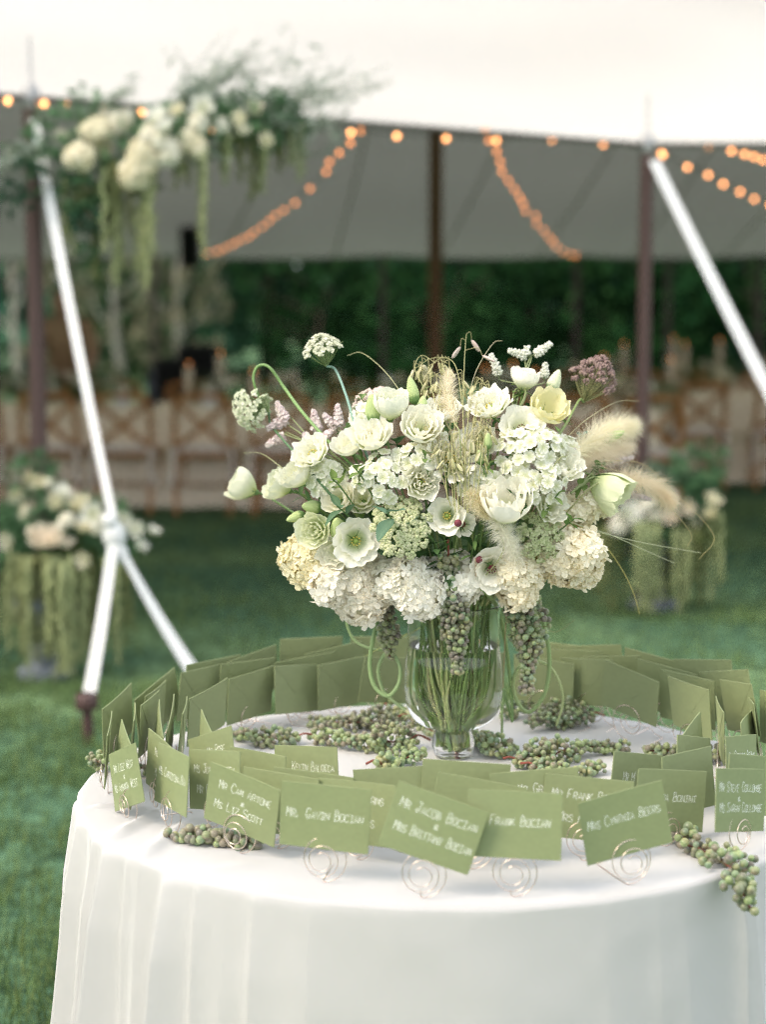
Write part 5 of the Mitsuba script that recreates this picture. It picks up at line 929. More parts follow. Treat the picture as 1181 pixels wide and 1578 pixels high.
cluster((0.2198, 2.9610, 1.2779), (.0, -.95, .3), (.030, .026), 12, .0125, 'white florets above the peaked white bloom', 9)

def umbel(pos, d, R, label, c0, c1, n=34, m=13, dome=0.45, size=0.0028, path=None, seed=0, shape='star', ray=(.22, .30, .13), stem_col=(.16, .26, .14), stem_r=0.0022, name='wild_carrot', depth=0.62, back=0.05):
    k = thing(name, label, 'flower'); q = np.random.default_rng(seed); d = unit(d); F = frame(d); pos = np.asarray(pos, float); base = pos - d * R * depth
    P, N, tips = [], [], []
    for i in range(n):
        rr = math.sqrt((i + 0.5) / n) * R; a = i * 2.4 + q.normal() * 0.12; t = pos + F @ np.array([rr * math.cos(a), rr * math.sin(a), R * dome * (1 - (rr / R) ** 2) + q.normal() * 0.002]); tips.append(t); ax = unit(t - base); G2 = frame(ax); ur = R / math.sqrt(n) * 1.02
        for j in range(m):
            r2 = math.sqrt((j + 0.5) / m) * ur; b = j * 2.4 + q.uniform(0, 6); P.append(t + G2 @ np.array([r2 * math.cos(b), r2 * math.sin(b), ur * 0.35 * (1 - (r2 / ur) ** 2)]) + q.normal(size=3) * 0.0006); N.append(unit(ax + q.normal(size=3) * 0.35))
    P, N = np.array(P), np.array(N); kk = q.uniform(0, 1, (len(P), 1)); mb = MB(); v, f = FL5 if shape == 'star' else ico(1)
    if shape == 'seed': v = v * [0.45, 0.45, 1.0]
    if shape == 'bead': v = v * [0.75, 0.75, 0.8]
    many(mb, v, f, P, frames(N, q.uniform(0, 6, len(P))), size * (0.75 + 0.5 * q.uniform(0, 1, len(P))), np.asarray(c0) * (1 - kk) + np.asarray(c1) * kk); put('florets', mb.ply('petal' if shape == 'star' else 'floret_skin', smooth=shape != 'star'), k, kind='stuff')
    mb = MB()
    for t in tips:
        ax = unit(t - base); tube(mb, [base, (base + t) / 2 + d * R * -0.06, t - ax * 0.004], [0.0009, 0.0006], ray, 4)
        for j in range(4): tube(mb, [t - ax * 0.004, t + F @ (q.normal(size=3) * [1, 1, .2]) * R * 0.09], 0.0004, ray, 3)
    put('rays', mb.ply('stem_skin'), k)
    if path is None: add_stem(k, base, d, stem_r, stem_col, back=back)
    else:
        mb = MB(); tube(mb, catmull([base, *path], 8), [stem_r * 0.9, stem_r, stem_r * 1.15], stem_col, 7); put('stem', mb.ply('stem_skin'), k)
umbel((-0.1090, 3.1600, 1.4800), (-.25, -.15, .95), .036, 'pale lacy umbel highest on the left, on a blue-green stem', (.80, .80, .70), (.66, .68, .52), dome=.75, path=[(-0.0857, 3.1550, 1.4465), (-0.0655, 3.0781, 1.4062), (-0.0431, 3.0146, 1.3424), (-0.0006, 3.0187, 1.2385)], seed=1, stem_col=(.22, .36, .30), depth=.8, n=40, m=14, size=.0031)
umbel((-0.2394, 3.1600, 1.3739), (-.62, -.62, -.25), .039, 'drooping lacy umbel at far left hanging from an arched green stem', (.80, .80, .68), (.62, .68, .48), dome=.7, path=[(-0.2308, 3.1600, 1.4160), (-0.2330, 3.1600, 1.4370), (-0.2235, 3.1600, 1.4533), (-0.2034, 3.1550, 1.4500), (-0.1754, 3.1500, 1.4118), (-0.1372, 3.0733, 1.3700), (-0.0677, 3.0104, 1.3013), (0.0107, 3.0269, 1.2263)], seed=2, stem_col=(.20, .33, .12), depth=.75, n=38, m=13, stem_r=.0027)
umbel((-0.2208, 3.1800, 1.3774), (-.45, .2, .3), .028, 'smaller lacy umbel behind the drooping one on a dark green straight stem', (.70, .72, .58), (.5, .58, .38), dome=.35, path=[(-0.1998, 3.1600, 1.3434), (-0.1495, 3.0359, 1.3024), (-0.0950, 2.9822, 1.2458), (-0.0344, 3.0222, 1.1700)], seed=3, stem_col=(.09, .17, .08), n=26, m=10)
umbel((0.0313, 2.9441, 1.1891), (-.02, -.93, .35), .052, 'broad flat green umbel of tiny buds facing the camera at the lower centre', (.62, .62, .42), (.44, .50, .27), n=46, m=28, dome=.22, size=.0034, seed=4, shape='bead', name='stonecrop', ray=(.20, .30, .12))
umbel((0.2677, 2.9675, 1.1704), (.15, -.93, .25), .044, 'green spiky umbel right of centre beside the yellowish hydrangea', (.46, .54, .28), (.66, .68, .46), n=40, m=18, dome=.45, size=.0026, seed=5, shape='star', ray=(.20, .32, .12))
umbel((0.3756, 3.1500, 1.4234), (.35, -.2, .9), .043, 'dark brown-purple dried umbel at the upper right on a bent green stem', (.20, .13, .13), (.34, .25, .22), n=44, m=16, dome=1.05, size=.0038, path=[(0.3474, 3.1027, 1.3946), (0.3170, 3.0373, 1.3554), (0.2830, 2.9819, 1.3160), (0.2358, 3.0204, 1.2270)], seed=6, shape='seed', ray=(.30, .30, .15), stem_col=(.22, .29, .10), depth=.9)
umbel((-0.0086, 3.0984, 1.3891), (.0, -.45, .9), .042, 'blurred pinkish dome umbel behind the upright closed cream bloom', (.60, .48, .44), (.70, .62, .54), n=40, m=14, dome=.5, size=.003, seed=7, shape='bead')

def spikes(base, tips, label, c0, c1, seed, w=0.006, size=0.0026, name='mint_spike', leafy=True, floret='star', cat='flower'):
    """A branched stem whose tips are little spikes of whorled florets."""
    k = thing(name, label, cat); q = np.random.default_rng(seed); base = np.asarray(base, float); mb = MB(); mid = np.mean([np.asarray(t[0]) for t in tips], 0) * 0.5 + base * 0.5
    for t, L, d in tips:
        t = np.asarray(t, float); d = unit(d); root = t - d * L; P = []; N = []
        tube(mb, catmull([base, mid + q.normal(size=3) * 0.004, root - d * 0.01, root, t], 6), [0.0017, 0.0011, 0.0008], (.25, .30, .14), 5); n = int(L / 0.0036)
        for i in range(n):
            s = (i + 0.5) / n; r = w * (1.05 - 0.75 * s) * (0.8 + 0.4 * (i % 2)); c = root + d * L * s; G2 = frame(d)
            for j in range(9): a = j * 0.7 + i; P.append(c + G2 @ np.array([r * math.cos(a), r * math.sin(a), q.normal() * 0.001])); N.append(G2 @ np.array([math.cos(a), math.sin(a), 0.5]) + q.normal(size=3) * 0.3)
        P, N = np.array(P), np.array(N); kk = q.uniform(0, 1, (len(P), 1)); m2 = MB(); v, f = FL5 if floret == 'star' else (ico(1)[0] * [0.6, 0.6, 1], ico(1)[1])
        many(m2, v, f, P, frames(N, q.uniform(0, 6, len(P))), size * (0.7 + 0.6 * q.uniform(0, 1, len(P))), np.asarray(c0) * (1 - kk) + np.asarray(c1) * kk); put('spike', m2.ply('petal' if floret == 'star' else 'floret_skin', smooth=floret != 'star'), k)
    put('stem', mb.ply('stem_skin'), k)
    if leafy:
        for i in range(6):
            c = base + (mid - base) * q.uniform(0.35, 1.15) + q.normal(size=3) * 0.003; m2 = MB(); m2.add(*leaf_blade(c, q.normal(size=3) + [0, -.8, .2], 0.022, 0.014, c0=(.12, .20, .06), c1=(.18, .27, .09))); put('leaf', m2.ply('leaf'), k)
spikes((-0.0170, 2.9518, 1.2512), [((-0.1907, 3.1500, 1.3873), .034, (-.45, 0, .9)), ((-0.1756, 3.1500, 1.3687), .026, (.5, -.1, .8)), ((-0.2074, 3.1500, 1.3418), .036, (-.9, -.1, -.4)), ((-0.2089, 3.1338, 1.3127), .036, (-.9, -.1, -.45)), ((-0.1226, 3.0783, 1.3777), .034, (-.2, 0, 1)), ((-0.0905, 3.0319, 1.3456), .034, (.65, 0, .7)), ((-0.1369, 3.0627, 1.3389), .030, (-.3, -.2, .9))], 'lilac-pink branching flower spikes at the upper left among the stems', (.74, .62, .64), (.84, .77, .75), 1, w=.0085, size=.0040)
spikes((-0.0396, 3.0041, 1.3074), [((-0.0802, 3.0704, 1.3873), .034, (-.1, 0, 1)), ((-0.0514, 3.0446, 1.3606), .03, (-.4, 0, .8)), ((-0.1033, 3.0807, 1.3696), .03, (-.6, 0, .7))], 'second group of lilac-pink spikes just right of the first', (.70, .60, .62), (.82, .76, .74), 2, w=.008, size=.0038)
spikes((0.2220, 3.0022, 1.3634), [((0.1938, 3.1540, 1.4744), .040, (-.35, 0, .9)), ((0.2263, 3.1700, 1.4809), .034, (-.85, 0, .3)), ((0.3033, 3.1700, 1.4937), .036, (.8, 0, .55)), ((0.2590, 3.1700, 1.4879), .016, (.1, 0, 1)), ((0.2923, 3.1600, 1.4579), .026, (.1, 0, 1)), ((0.2473, 3.1056, 1.4426), .02, (.3, 0, 1)), ((0.2954, 3.1018, 1.4187), .02, (.3, 0, .8))], 'white woolly branching spikes at the top right above the closed white bloom', (.76, .76, .70), (.60, .63, .52), 3, w=.0062, size=.0036, floret='bead')
spikes((0.3218, 2.9841, 1.2422), [((0.4444, 3.1101, 1.2925), .034, (.95, -.1, .25)), ((0.4812, 3.1300, 1.2147), .038, (.97, -.1, -.25)), ((0.3291, 2.9991, 1.3190), .03, (.0, -.1, 1)), ((0.4079, 3.1017, 1.3406), .016, (.2, 0, 1))], 'greyish lilac spikes with green leaves at the right edge over the plumes', (.64, .56, .58), (.78, .72, .70), 4, w=.0056, size=.0028)

def plume(axis, w, n, hair, label, c0, c1, seed, name='grass_plume', lean=0.75, core=0.18, stem=True, hw=0.00026):
    k = thing(name, label, 'grass plume'); q = np.random.default_rng(seed); p = catmull(axis, 10); m = len(p); tg = np.gradient(p, axis=0); tg /= np.linalg.norm(tg, axis=1, keepdims=True)
    i = np.clip((q.uniform(0, 1, n) * m).astype(int), 0, m - 1); s = i / (m - 1); env = np.sin(PI * np.clip(0.12 + 0.82 * s, 0, 1)) ** 0.6; R = q.normal(size=(n, 3)); R -= tg[i] * (R * tg[i]).sum(1, keepdims=True); R /= np.linalg.norm(R, axis=1, keepdims=True)
    b = p[i] + R * (w * core * env * q.uniform(0, 1, n))[:, None]; d = unit_rows(R * (1.05 - lean * 0.5) + tg[i] * (lean + q.normal(size=(n, 1)) * 0.25) + q.normal(size=(n, 3)) * 0.16); L = 1.15 * hair * (0.5 + 0.9 * q.uniform(0, 1, n)) * env
    t = b + d * L[:, None] + np.array([0, 0, -1.0]) * (0.12 * L)[:, None]; mid = b + d * (L * 0.55)[:, None]
    S = np.cross(d, q.normal(size=(n, 3))); S /= np.linalg.norm(S, axis=1, keepdims=True); S2 = np.cross(d, S)
    V = np.stack([b + S * hw, b - S * hw, b + S2 * hw, mid + S * hw * .8, mid - S * hw * .8, mid + S2 * hw * .8, t], 1).reshape(-1, 3); F = np.array([[0, 1, 4], [0, 4, 3], [1, 2, 5], [1, 5, 4], [2, 0, 3], [2, 3, 5], [3, 4, 6], [4, 5, 6], [5, 3, 6]])
    kk = q.uniform(0, 1, (n, 1)); C = np.repeat(np.asarray(c0) * (1 - kk) + np.asarray(c1) * kk, 7, 0); mb = MB(); mb.add(V, (F[None] + (np.arange(n) * 7)[:, None, None]).reshape(-1, 3), C); put('bristles', mb.ply('plume_hair', smooth=False), k, kind='stuff')
    mb = MB(); tube(mb, p, w * core * 0.35 * np.sin(PI * np.linspace(0.1, 0.95, m)), c1, 6); put('spikelets', mb.ply('floret_skin'), k)
    if stem: add_stem(k, p[0], tg[0], 0.0012, (.35, .36, .18), back=0.06)
def unit_rows(a): return a / (np.linalg.norm(a, axis=1, keepdims=True) + 1e-12)
PC0, PC1 = (.93, .89, .75), (.90, .84, .64)
plume([(0.3219, 2.9927, 1.3062), (0.3675, 3.0510, 1.3284), (0.4171, 3.1287, 1.3433), (0.4555, 3.1700, 1.3439)], .030, 2890, 0.039, 'large feathery cream plume at the right below the brown umbel', PC0, PC1, 1)
plume([(0.3355, 3.0127, 1.2820), (0.3875, 3.0724, 1.3016), (0.4505, 3.1800, 1.3042)], .026, 1700, 0.034, 'feathery beige plume behind and just below the large cream one', (.88, .80, .68), (.80, .70, .56), 2)
plume([(0.3905, 3.0446, 1.2494), (0.4447, 3.1081, 1.2544), (0.4975, 3.1700, 1.2316), (0.5281, 3.1800, 1.1996)], .024, 2210, 0.034, 'rightmost feathery tan plume, drooping at its tip', (.90, .83, .68), (.84, .72, .52), 3)
plume([(0.1763, 2.9256, 1.2046), (0.1629, 2.9223, 1.2292), (0.1431, 2.9211, 1.2512)], .030, 1734, .020, 'round fluffy cream plume in the middle left of the peaked white bloom', PC0, PC1, 4, lean=.45)
plume([(0.2324, 2.9633, 1.1195), (0.2146, 2.9370, 1.1590), (0.1959, 2.9240, 1.1982), (0.1849, 2.9252, 1.2157)], .034, 2346, .022, 'long fluffy white plume hanging over the middle of the bouquet', (.95, .94, .88), (.93, .91, .80), 5, lean=.45)
plume([(0.1206, 2.9721, 1.3654), (0.1112, 3.0210, 1.4047), (0.1129, 3.0705, 1.4440)], .026, 1122, .024, 'upright tan plume at the top of the bouquet among the oats', (.86, .79, .62), (.90, .85, .70), 6)
plume([(0.0709, 2.9563, 1.3005), (0.0764, 2.9602, 1.3222), (0.0903, 2.9846, 1.3402)], .022, 510, .022, 'small beige plume right of the open white top bloom', PC0, PC1, 7)

def oat(path, drops, label, seed, col=(.42, .42, .22), col2=(.58, .54, .34), L=.020, W=.0056, name='oat_stem'):
    k = thing(name, label, 'grass'); q = np.random.default_rng(seed); p = catmull(path, 8); mb = MB(); tube(mb, p, [0.0011, 0.0005], (.36, .36, .17), 5); v, f = ico(1); m2 = []
    for t, dx in drops:
        a = p[int(t * (len(p) - 1))]; e = a + np.array([dx, q.normal() * 0.008, -abs(q.normal()) * 0.006 - 0.008]); top = (a + e) / 2 + np.array([dx * 0.25, 0, 0.009]); tube(mb, catmull([a, top, e], 5), 0.0004, (.45, .42, .22), 4)
        dd = unit(np.array([dx * 2, q.normal() * 0.01, -0.03])); F = frame(dd); m = MB()
        for s in (-1, 1): m.add((v * [W * 0.5, W * 0.28, L * 0.5]) @ (F @ Rz(0.2 * s)).T + e + dd * L * 0.5 + F[:, 0] * s * W * 0.22, f, np.asarray(col) * (1 - (s + 1) / 2) + np.asarray(col2) * (s + 1) / 2 * q.uniform(.8, 1.1))
        m2.append(m)
    put('stem', mb.ply('stem_skin'), k)
    for m in m2: put('spikelet', m.ply('floret_skin'), k)
oq = np.random.default_rng(12)
OATS = [([(0.1275, 2.9109, 1.2228), (0.1173, 2.9372, 1.3131), (0.1107, 3.0063, 1.3965), (0.0962, 3.0458, 1.4393), (0.0759, 3.0423, 1.4339)], 10, 'oat stem nodding left below the tallest arching one'), ([(0.1362, 2.9112, 1.2228), (0.1392, 2.9401, 1.3238), (0.1509, 3.0077, 1.3965), (0.1660, 3.0442, 1.4338), (0.1813, 3.0354, 1.4196)], 10, 'oat stem nodding right beside the tallest pink-seeded one'), ([(0.1138, 2.9203, 1.2272), (0.0889, 2.9374, 1.3131), (0.0766, 2.9729, 1.3654), (0.0657, 2.9779, 1.3761)], 9, 'oat stem leaning left over the open white top bloom'), ([(0.1493, 2.9115, 1.2282), (0.1550, 2.9252, 1.2923), (0.1613, 2.9471, 1.3452), (0.1667, 2.9690, 1.3766)], 9, 'short upright oat stem right of centre'), ([(0.1211, 2.9112, 1.2173), (0.1189, 2.9164, 1.2714), (0.1126, 2.9271, 1.3140), (0.1061, 2.9320, 1.3354)], 8, 'lowest oat stem over the spiky white bloom')]
for i, (path, n, lab) in enumerate([([(0.1192, 2.9203, 1.2272), (0.1093, 2.9594, 1.3223), (0.0825, 3.0375, 1.4285), (0.0925, 3.0758, 1.4653), (0.1128, 3.0688, 1.4610)], 9, 'thin oat stem at the top left of the tan plume, nodding right'), ([(0.1406, 2.9118, 1.2173), (0.1370, 2.9400, 1.3238), (0.1353, 3.0068, 1.3965), (0.1245, 3.0790, 1.4607), (0.0888, 3.1035, 1.4690), (0.0564, 3.0828, 1.4515)], 10, 'thin oat stem arching to the left over the tan plume'), ([(0.1428, 2.9119, 1.2172), (0.1452, 2.9281, 1.3139), (0.1561, 2.9781, 1.3761), (0.1671, 3.0221, 1.4180)], 9, 'thin upright oat stem right of the tan plume'), ([(0.1083, 2.9200, 1.2382), (0.1020, 2.9371, 1.3131), (0.0987, 2.9764, 1.3762), (0.0953, 3.0125, 1.4073)], 9, 'thin upright oat stem left in front of the spiky white bloom'), ([(0.1323, 2.9207, 1.2272), (0.1256, 2.9238, 1.2925), (0.1197, 2.9450, 1.3453), (0.1292, 2.9666, 1.3768)], 8, 'short oat stem in front of the spiky white bloom'), ([(0.1568, 2.9117, 1.2391), (0.1649, 2.9275, 1.3030), (0.1746, 2.9517, 1.3558), (0.1941, 2.9847, 1.3812)], 7, 'oat stem leaning right before the white top blooms')] + OATS):
    oat(path, [(oq.uniform(.45, 1), oq.uniform(-.012, .012)) for _ in range(int(n * 1.7))], lab, 40 + i)
oat([(0.1365, 2.9207, 1.2491), (0.1361, 2.9726, 1.3654), (0.1432, 3.0902, 1.4603), (0.1496, 3.1600, 1.5102)], [(1.0, .010), (.93, -.010), (.80, .030)], 'tallest thin stem at the top of the bouquet with pale pink flat seeds', 50, (.70, .56, .52), (.78, .66, .62), L=.026, W=.010, name='sea_oat_stem')
oat([(0.1203, 2.9572, 1.3114), (0.0780, 3.0333, 1.4063), (0.0563, 3.0803, 1.4493), (0.0684, 3.1163, 1.4732), (0.0930, 3.0895, 1.4603)], [(.62, -.004), (.7, .006)], 'thin arching stem with two large pale husks left of the tan plume', 51, (.62, .60, .44), (.72, .68, .52), L=.030, W=.011, name='sea_oat_stem')

def tube_thing(name, path, rad, col, label, cat, col2=None, n=10, group=None, tip=None):
    k = thing(name, label, cat, group); mb = MB(); p = catmull(path, n); tube(mb, p, rad, col, 8, c2=col2); put('stalk', mb.ply('stem_skin'), k)
    if tip is not None:
        mb = MB(); d = unit(p[-1] - p[-3]); tube(mb, [p[-1] - d * .004, p[-1] + d * .006, p[-1] + d * .016, p[-1] + d * .03], [.002, .0034, .0026, .0006], tip, 8); put('bud_tip', mb.ply('stem_skin'), k)
SC, SC2 = (.22, .34, .14), (.30, .40, .20)
tube_thing('garlic_scape', [(0.0108, 3.0445, 1.0750), (-0.0029, 3.1100, 1.0231), (-0.0169, 3.1000, 0.9717), (-0.0239, 3.0950, 0.9193), (-0.0146, 3.0900, 0.8812), (0.0099, 3.0850, 0.8657), (0.0286, 3.0900, 0.8884), (0.0297, 3.0950, 0.9193), (0.0146, 3.1000, 0.9409), (-0.0006, 3.1080, 0.9321), (-0.0088, 3.1120, 0.9039), (-0.0006, 3.1120, 0.8716), (0.0158, 3.1060, 0.8538), (0.0404, 3.1000, 0.8360)], [.0042, .0036, .0030], SC, 'curled green garlic scape looping at the left of the vase', 'garlic scape', SC2, tip=(.48, .50, .30))
tube_thing('garlic_scape', [(-0.0353, 3.0885, 1.0680), (-0.0621, 3.1500, 1.0162), (-0.0657, 3.1500, 0.9838), (-0.0502, 3.1400, 0.9545), (-0.0183, 3.1300, 0.9420), (0.0159, 3.1300, 0.9396)], [.003, .0024], SC, 'thin green garlic scape arcing at the far left under the hydrangeas', 'garlic scape', SC2)
tube_thing('garlic_scape', [(0.1205, 2.9889, 1.0783), (0.1248, 3.1200, 1.0036), (0.1287, 3.1500, 0.9381), (0.1374, 3.1550, 0.8959), (0.1482, 3.1550, 0.8814), (0.1564, 3.1550, 0.8984), (0.1574, 3.1550, 0.9322)], [.003, .0026, .0022], SC, 'green garlic scape hooked like a J in front of the vase centre', 'garlic scape', SC2)
tube_thing('garlic_scape', [(0.1497, 2.9699, 1.0927), (0.1828, 3.0181, 1.0621), (0.2103, 3.1200, 1.0095), (0.2259, 3.1500, 0.9381), (0.2356, 3.1600, 0.8633), (0.2385, 3.1600, 0.8000)], [.0046, .0040, .0030], (.27, .37, .15), 'thick green garlic scape arching down the right of the vase', 'garlic scape', SC)
tube_thing('garlic_scape', [(0.2397, 3.1750, 0.7963), (0.2294, 3.1700, 0.8306), (0.2216, 3.1650, 0.8598), (0.2192, 3.1600, 0.8268), (0.2189, 3.1500, 0.7804), (0.2174, 3.1400, 0.7318)], [.0026, .0030, .0018], SC, 'slim green scape hanging straight down past the right of the vase foot', 'garlic scape', SC2)
tube_thing('garlic_scape', [(0.2503, 3.0150, 1.0798), (0.2796, 3.1100, 1.0231), (0.2973, 3.1300, 0.9660), (0.3036, 3.1400, 0.9039), (0.2940, 3.1450, 0.8521), (0.2686, 3.1500, 0.8206), (0.2474, 3.1550, 0.8377), (0.2387, 3.1550, 0.8729), (0.2491, 3.1550, 0.9032), (0.2752, 3.1550, 0.9153), (0.3038, 3.1550, 0.9056), (0.3232, 3.1550, 0.8766), (0.3308, 3.1550, 0.8377), (0.3189, 3.1500, 0.7951)], [.0042, .0038, .0030, .0022], SC, 'big looping green garlic scape at the right of the vase', 'garlic scape', (.36, .42, .20))
for path, r, c, lab in [([(0.3229, 2.9881, 1.1913), (0.3858, 3.0426, 1.1650), (0.4806, 3.1400, 1.1333), (0.5785, 3.1600, 1.1139)], .0007, (.52, .54, .36), 'upper of two straight pale grass blades pointing right'), ([(0.3229, 2.9881, 1.1913), (0.3985, 3.0521, 1.1615), (0.4691, 3.1400, 1.1238), (0.5299, 3.1500, 1.0962)], .0007, (.52, .54, .36), 'lower of two straight pale grass blades pointing right'), ([(0.3407, 2.9969, 1.1823), (0.3874, 3.0529, 1.1453), (0.4307, 3.1300, 1.0897), (0.4525, 3.1300, 1.0470), (0.4649, 3.1300, 1.0066)], .0009, (.48, .42, .14), 'golden grass blade curving down at the right'), ([(0.3847, 3.0490, 1.2922), (0.4693, 3.1600, 1.2764), (0.5325, 3.1800, 1.2211), (0.6071, 3.1900, 1.1433), (0.5819, 3.1900, 1.0975)], .0006, (.50, .42, .20), 'long bent hair-thin grass stem reaching farthest right'), ([(0.3845, 3.0461, 1.2811), (0.4462, 3.1191, 1.2568), (0.5211, 3.1800, 1.1972), (0.5654, 3.1900, 1.1457), (0.5599, 3.1900, 1.1216)], .0006, (.48, .40, .2), 'hair-thin bent grass stem inside the farthest one'), ([(0.2876, 3.1300, 0.9899), (0.3054, 3.1300, 0.9743), (0.3242, 3.1300, 0.9779), (0.3475, 3.1300, 0.9958)], .0006, (.30, .32, .16), 'wispy thread of grass right of the hanging grapes'), ([(0.0556, 3.0288, 1.3728), (0.0108, 3.0884, 1.4376), (-0.0357, 3.1700, 1.4751), (-0.0649, 3.1700, 1.4716)], .0006, (.5, .5, .28), 'hair-thin grass stem arching over the upper left'), ([(0.1456, 3.0373, 1.3948), (0.1649, 3.0894, 1.4489), (0.1981, 3.1700, 1.4926), (0.2156, 3.1700, 1.4984)], .0006, (.5, .46, .3), 'hair-thin grass stem at the top right of the pink-seeded one'), ([(0.3030, 3.0280, 1.3166), (0.3530, 3.0769, 1.3584), (0.4206, 3.1600, 1.3880), (0.4615, 3.1600, 1.3903)], .0006, (.5, .48, .3), 'hair-thin grass stem over the upper right plume'), ([(-0.1016, 3.0156, 1.2614), (-0.1601, 3.0639, 1.2680), (-0.2171, 3.1495, 1.2950), (-0.2530, 3.1600, 1.2964)], .0006, (.46, .5, .26), 'hair-thin grass stem reaching left above the leftmost bloom'), ([(0.0174, 3.0029, 1.0817), (0.0170, 3.1200, 1.0036), (0.0159, 3.1200, 0.9321)], .0008, (.46, .38, .16), 'straight tan straw hanging at the left of the vase neck'), ([(0.1570, 2.9446, 1.1357), (0.1606, 2.9859, 1.0844), (0.1689, 3.0922, 1.0262), (0.1735, 3.1300, 0.9899)], .0009, (.48, .36, .24), 'straight tan straw hanging above the vase centre'), ([(0.2181, 3.0366, 1.0590), (0.2209, 3.1300, 0.9420), (0.2199, 3.1400, 0.8678)], .0008, (.46, .32, .18), 'straight brown straw beside the thick scape')]:
    tube_thing('meadow_grass', path, [r, r * .9, r * .6], c, lab, 'grass blade')
k = thing('strap_leaf', 'long pale green strap leaf slanting across the left of the vase neck', 'leaf'); mb = MB(); p0, p1 = np.array((0.0920, 3.1600, 0.9868)), np.array((-0.0356, 3.1000, 0.9349)); mb.add(*leaf_blade(p0, p1 - p0, np.linalg.norm(p1 - p0), .011, droop=.02, fold=.3, c0=(.30, .36, .14), c1=(.42, .46, .2), nu=14)); put('blade', mb.ply('leaf'), k)
for i, (path, lab) in enumerate([([(0.1710, 3.1500, 0.9922), (0.1925, 3.1600, 0.8876), (0.1737, 3.1800, 0.8221), (0.1509, 3.2000, 0.7556)], 'dark red-brown woody twig showing through the right of the vase'), ([(0.1599, 3.1600, 0.9542), (0.1918, 3.1500, 0.8958), (0.1807, 3.1600, 0.8633)], 'short dark red-brown twig with a kink inside the vase')]):
    tube_thing('woody_twig', [np.asarray(q) * [0, 0, 1] + np.r_[VC_ + (np.asarray(q)[:2] - VC_) * min(1, .030 / (np.linalg.norm(np.asarray(q)[:2] - VC_) + 1e-6)) if q[2] > .86 else VC_ + (np.asarray(q)[:2] - VC_) * min(1, .02 / (np.linalg.norm(np.asarray(q)[:2] - VC_) + 1e-6)), 0] for q in path], [.0018, .0022, .0018], (.14, .035, .02), lab, 'twig')

# greenery filling the bouquet, big leaves first
def sprig(tip, label, n, L, W, seed, c0=(.030, .075, .030), c1=(.075, .145, .055), name='leafy_sprig'):
    k = thing(name, label, 'foliage', None); q = np.random.default_rng(seed); tip = np.asarray(tip, float); d = unit(tip - np.array([*VC_, TZ + .26])); p = stem_path(tip, d, .04); mb = MB(); tube(mb, p, [.0011, .0018, .0022], (.10, .19, .06), 6, c2=shade((.16, .24, .07), .2)); put('stem', mb.ply('stem_skin'), k)
    for i in range(n):
        t = i / n * 0.40; b = p[int(t * (len(p) - 1))]; a = i * 2.4; F = frame(d); dd = d * 0.5 + F[:, 0] * math.cos(a) + F[:, 1] * math.sin(a) + q.normal(size=3) * .2; s = q.uniform(.75, 1.2)
        m = MB(); cc = shade(c1, .15); m.add(*leaf_blade(b, dd, L * s, W * s, droop=q.uniform(.05, .5), fold=q.uniform(.1, .5), c0=c0, c1=cc, wav=.05)); put('leaf', m.ply('leaf'), k)
sprig((-0.0462, 2.9216, 1.2905), 'light green leafy twig in front of the white blooms at the left', 9, .026, .016, 1, (.14, .22, .07), (.22, .31, .11))
sprig((-0.0775, 2.9467, 1.2242), 'grey-green leafy stem at the left below the white cups', 8, .042, .018, 2, (.08, .16, .09), (.15, .25, .15))
sprig((0.0071, 2.9085, 1.2176), 'broad grey-green leaves above the flat green umbel', 6, .05, .026, 3, (.10, .19, .13), (.17, .28, .19))
sprig((0.1107, 2.9727, 1.1316), 'dark green leaves at the lower centre between the umbel and flat white bloom', 10, .05, .020, 4)
sprig((0.0780, 3.0041, 1.1497), 'dark green leaves deep behind the flat green umbel', 10, .05, .020, 5)
sprig((0.1567, 3.0048, 1.1496), 'dark green leaves deep at the centre right', 10, .045, .020, 6)
sprig((0.2280, 2.9205, 1.2436), 'dark green crinkled leaves under the right white clusters', 8, .034, .024, 7)
sprig((0.3252, 2.9591, 1.2005), 'bright green small leaves at the right below the trumpet bloom', 9, .022, .014, 8, (.10, .19, .05), (.16, .28, .08))
sprig((0.3773, 3.0339, 1.2879), 'bright green small leaves among the plumes at right', 9, .022, .013, 9, (.10, .19, .05), (.16, .28, .08))
sprig((0.0552, 3.0016, 1.3188), 'green leaves behind the top white blooms', 9, .034, .018, 10)
sprig((0.1901, 3.0249, 1.3563), 'green leaves behind the ruffled white bloom at the top', 9, .034, .016, 11)
sprig((-0.0174, 3.0140, 1.1937), 'green leaves deep behind the wide open bloom', 9, .045, .02, 12)
sprig((0.2925, 3.0234, 1.2153), 'green leaves deep at the right', 9, .04, .02, 13)
sprig((-0.0629, 3.0535, 1.3486), 'green leaves behind the large double white bloom', 8, .032, .016, 14, (.09, .17, .07), (.15, .24, .10))
sprig((0.1235, 3.0314, 1.2598), 'green leaves deep behind the oats', 12, .042, .02, 15)
sprig((-0.1485, 3.0539, 1.2347), 'narrow green leaves at the left under the cups', 8, .034, .010, 16, (.08, .16, .07), (.14, .23, .10))
sprig((0.3531, 3.0750, 1.3357), 'blue-green leaves behind the large cream plume', 7, .034, .014, 17, (.14, .24, .19), (.22, .34, .28))
sprig((-0.0859, 2.9411, 1.2711), 'yellow-green leafy twig crossing the white blooms at the left', 10, .024, .015, 24, (.15, .24, .07), (.24, .34, .11))
sprig((0.0700, 2.9232, 1.3143), 'yellow-green small leaves under the open white top bloom', 8, .022, .012, 25, (.13, .22, .07), (.22, .31, .11))
sprig((0.1788, 2.9230, 1.2980), 'yellow-green small leaves right of the oats at the middle', 9, .020, .010, 26, (.13, .22, .07), (.22, .31, .11))
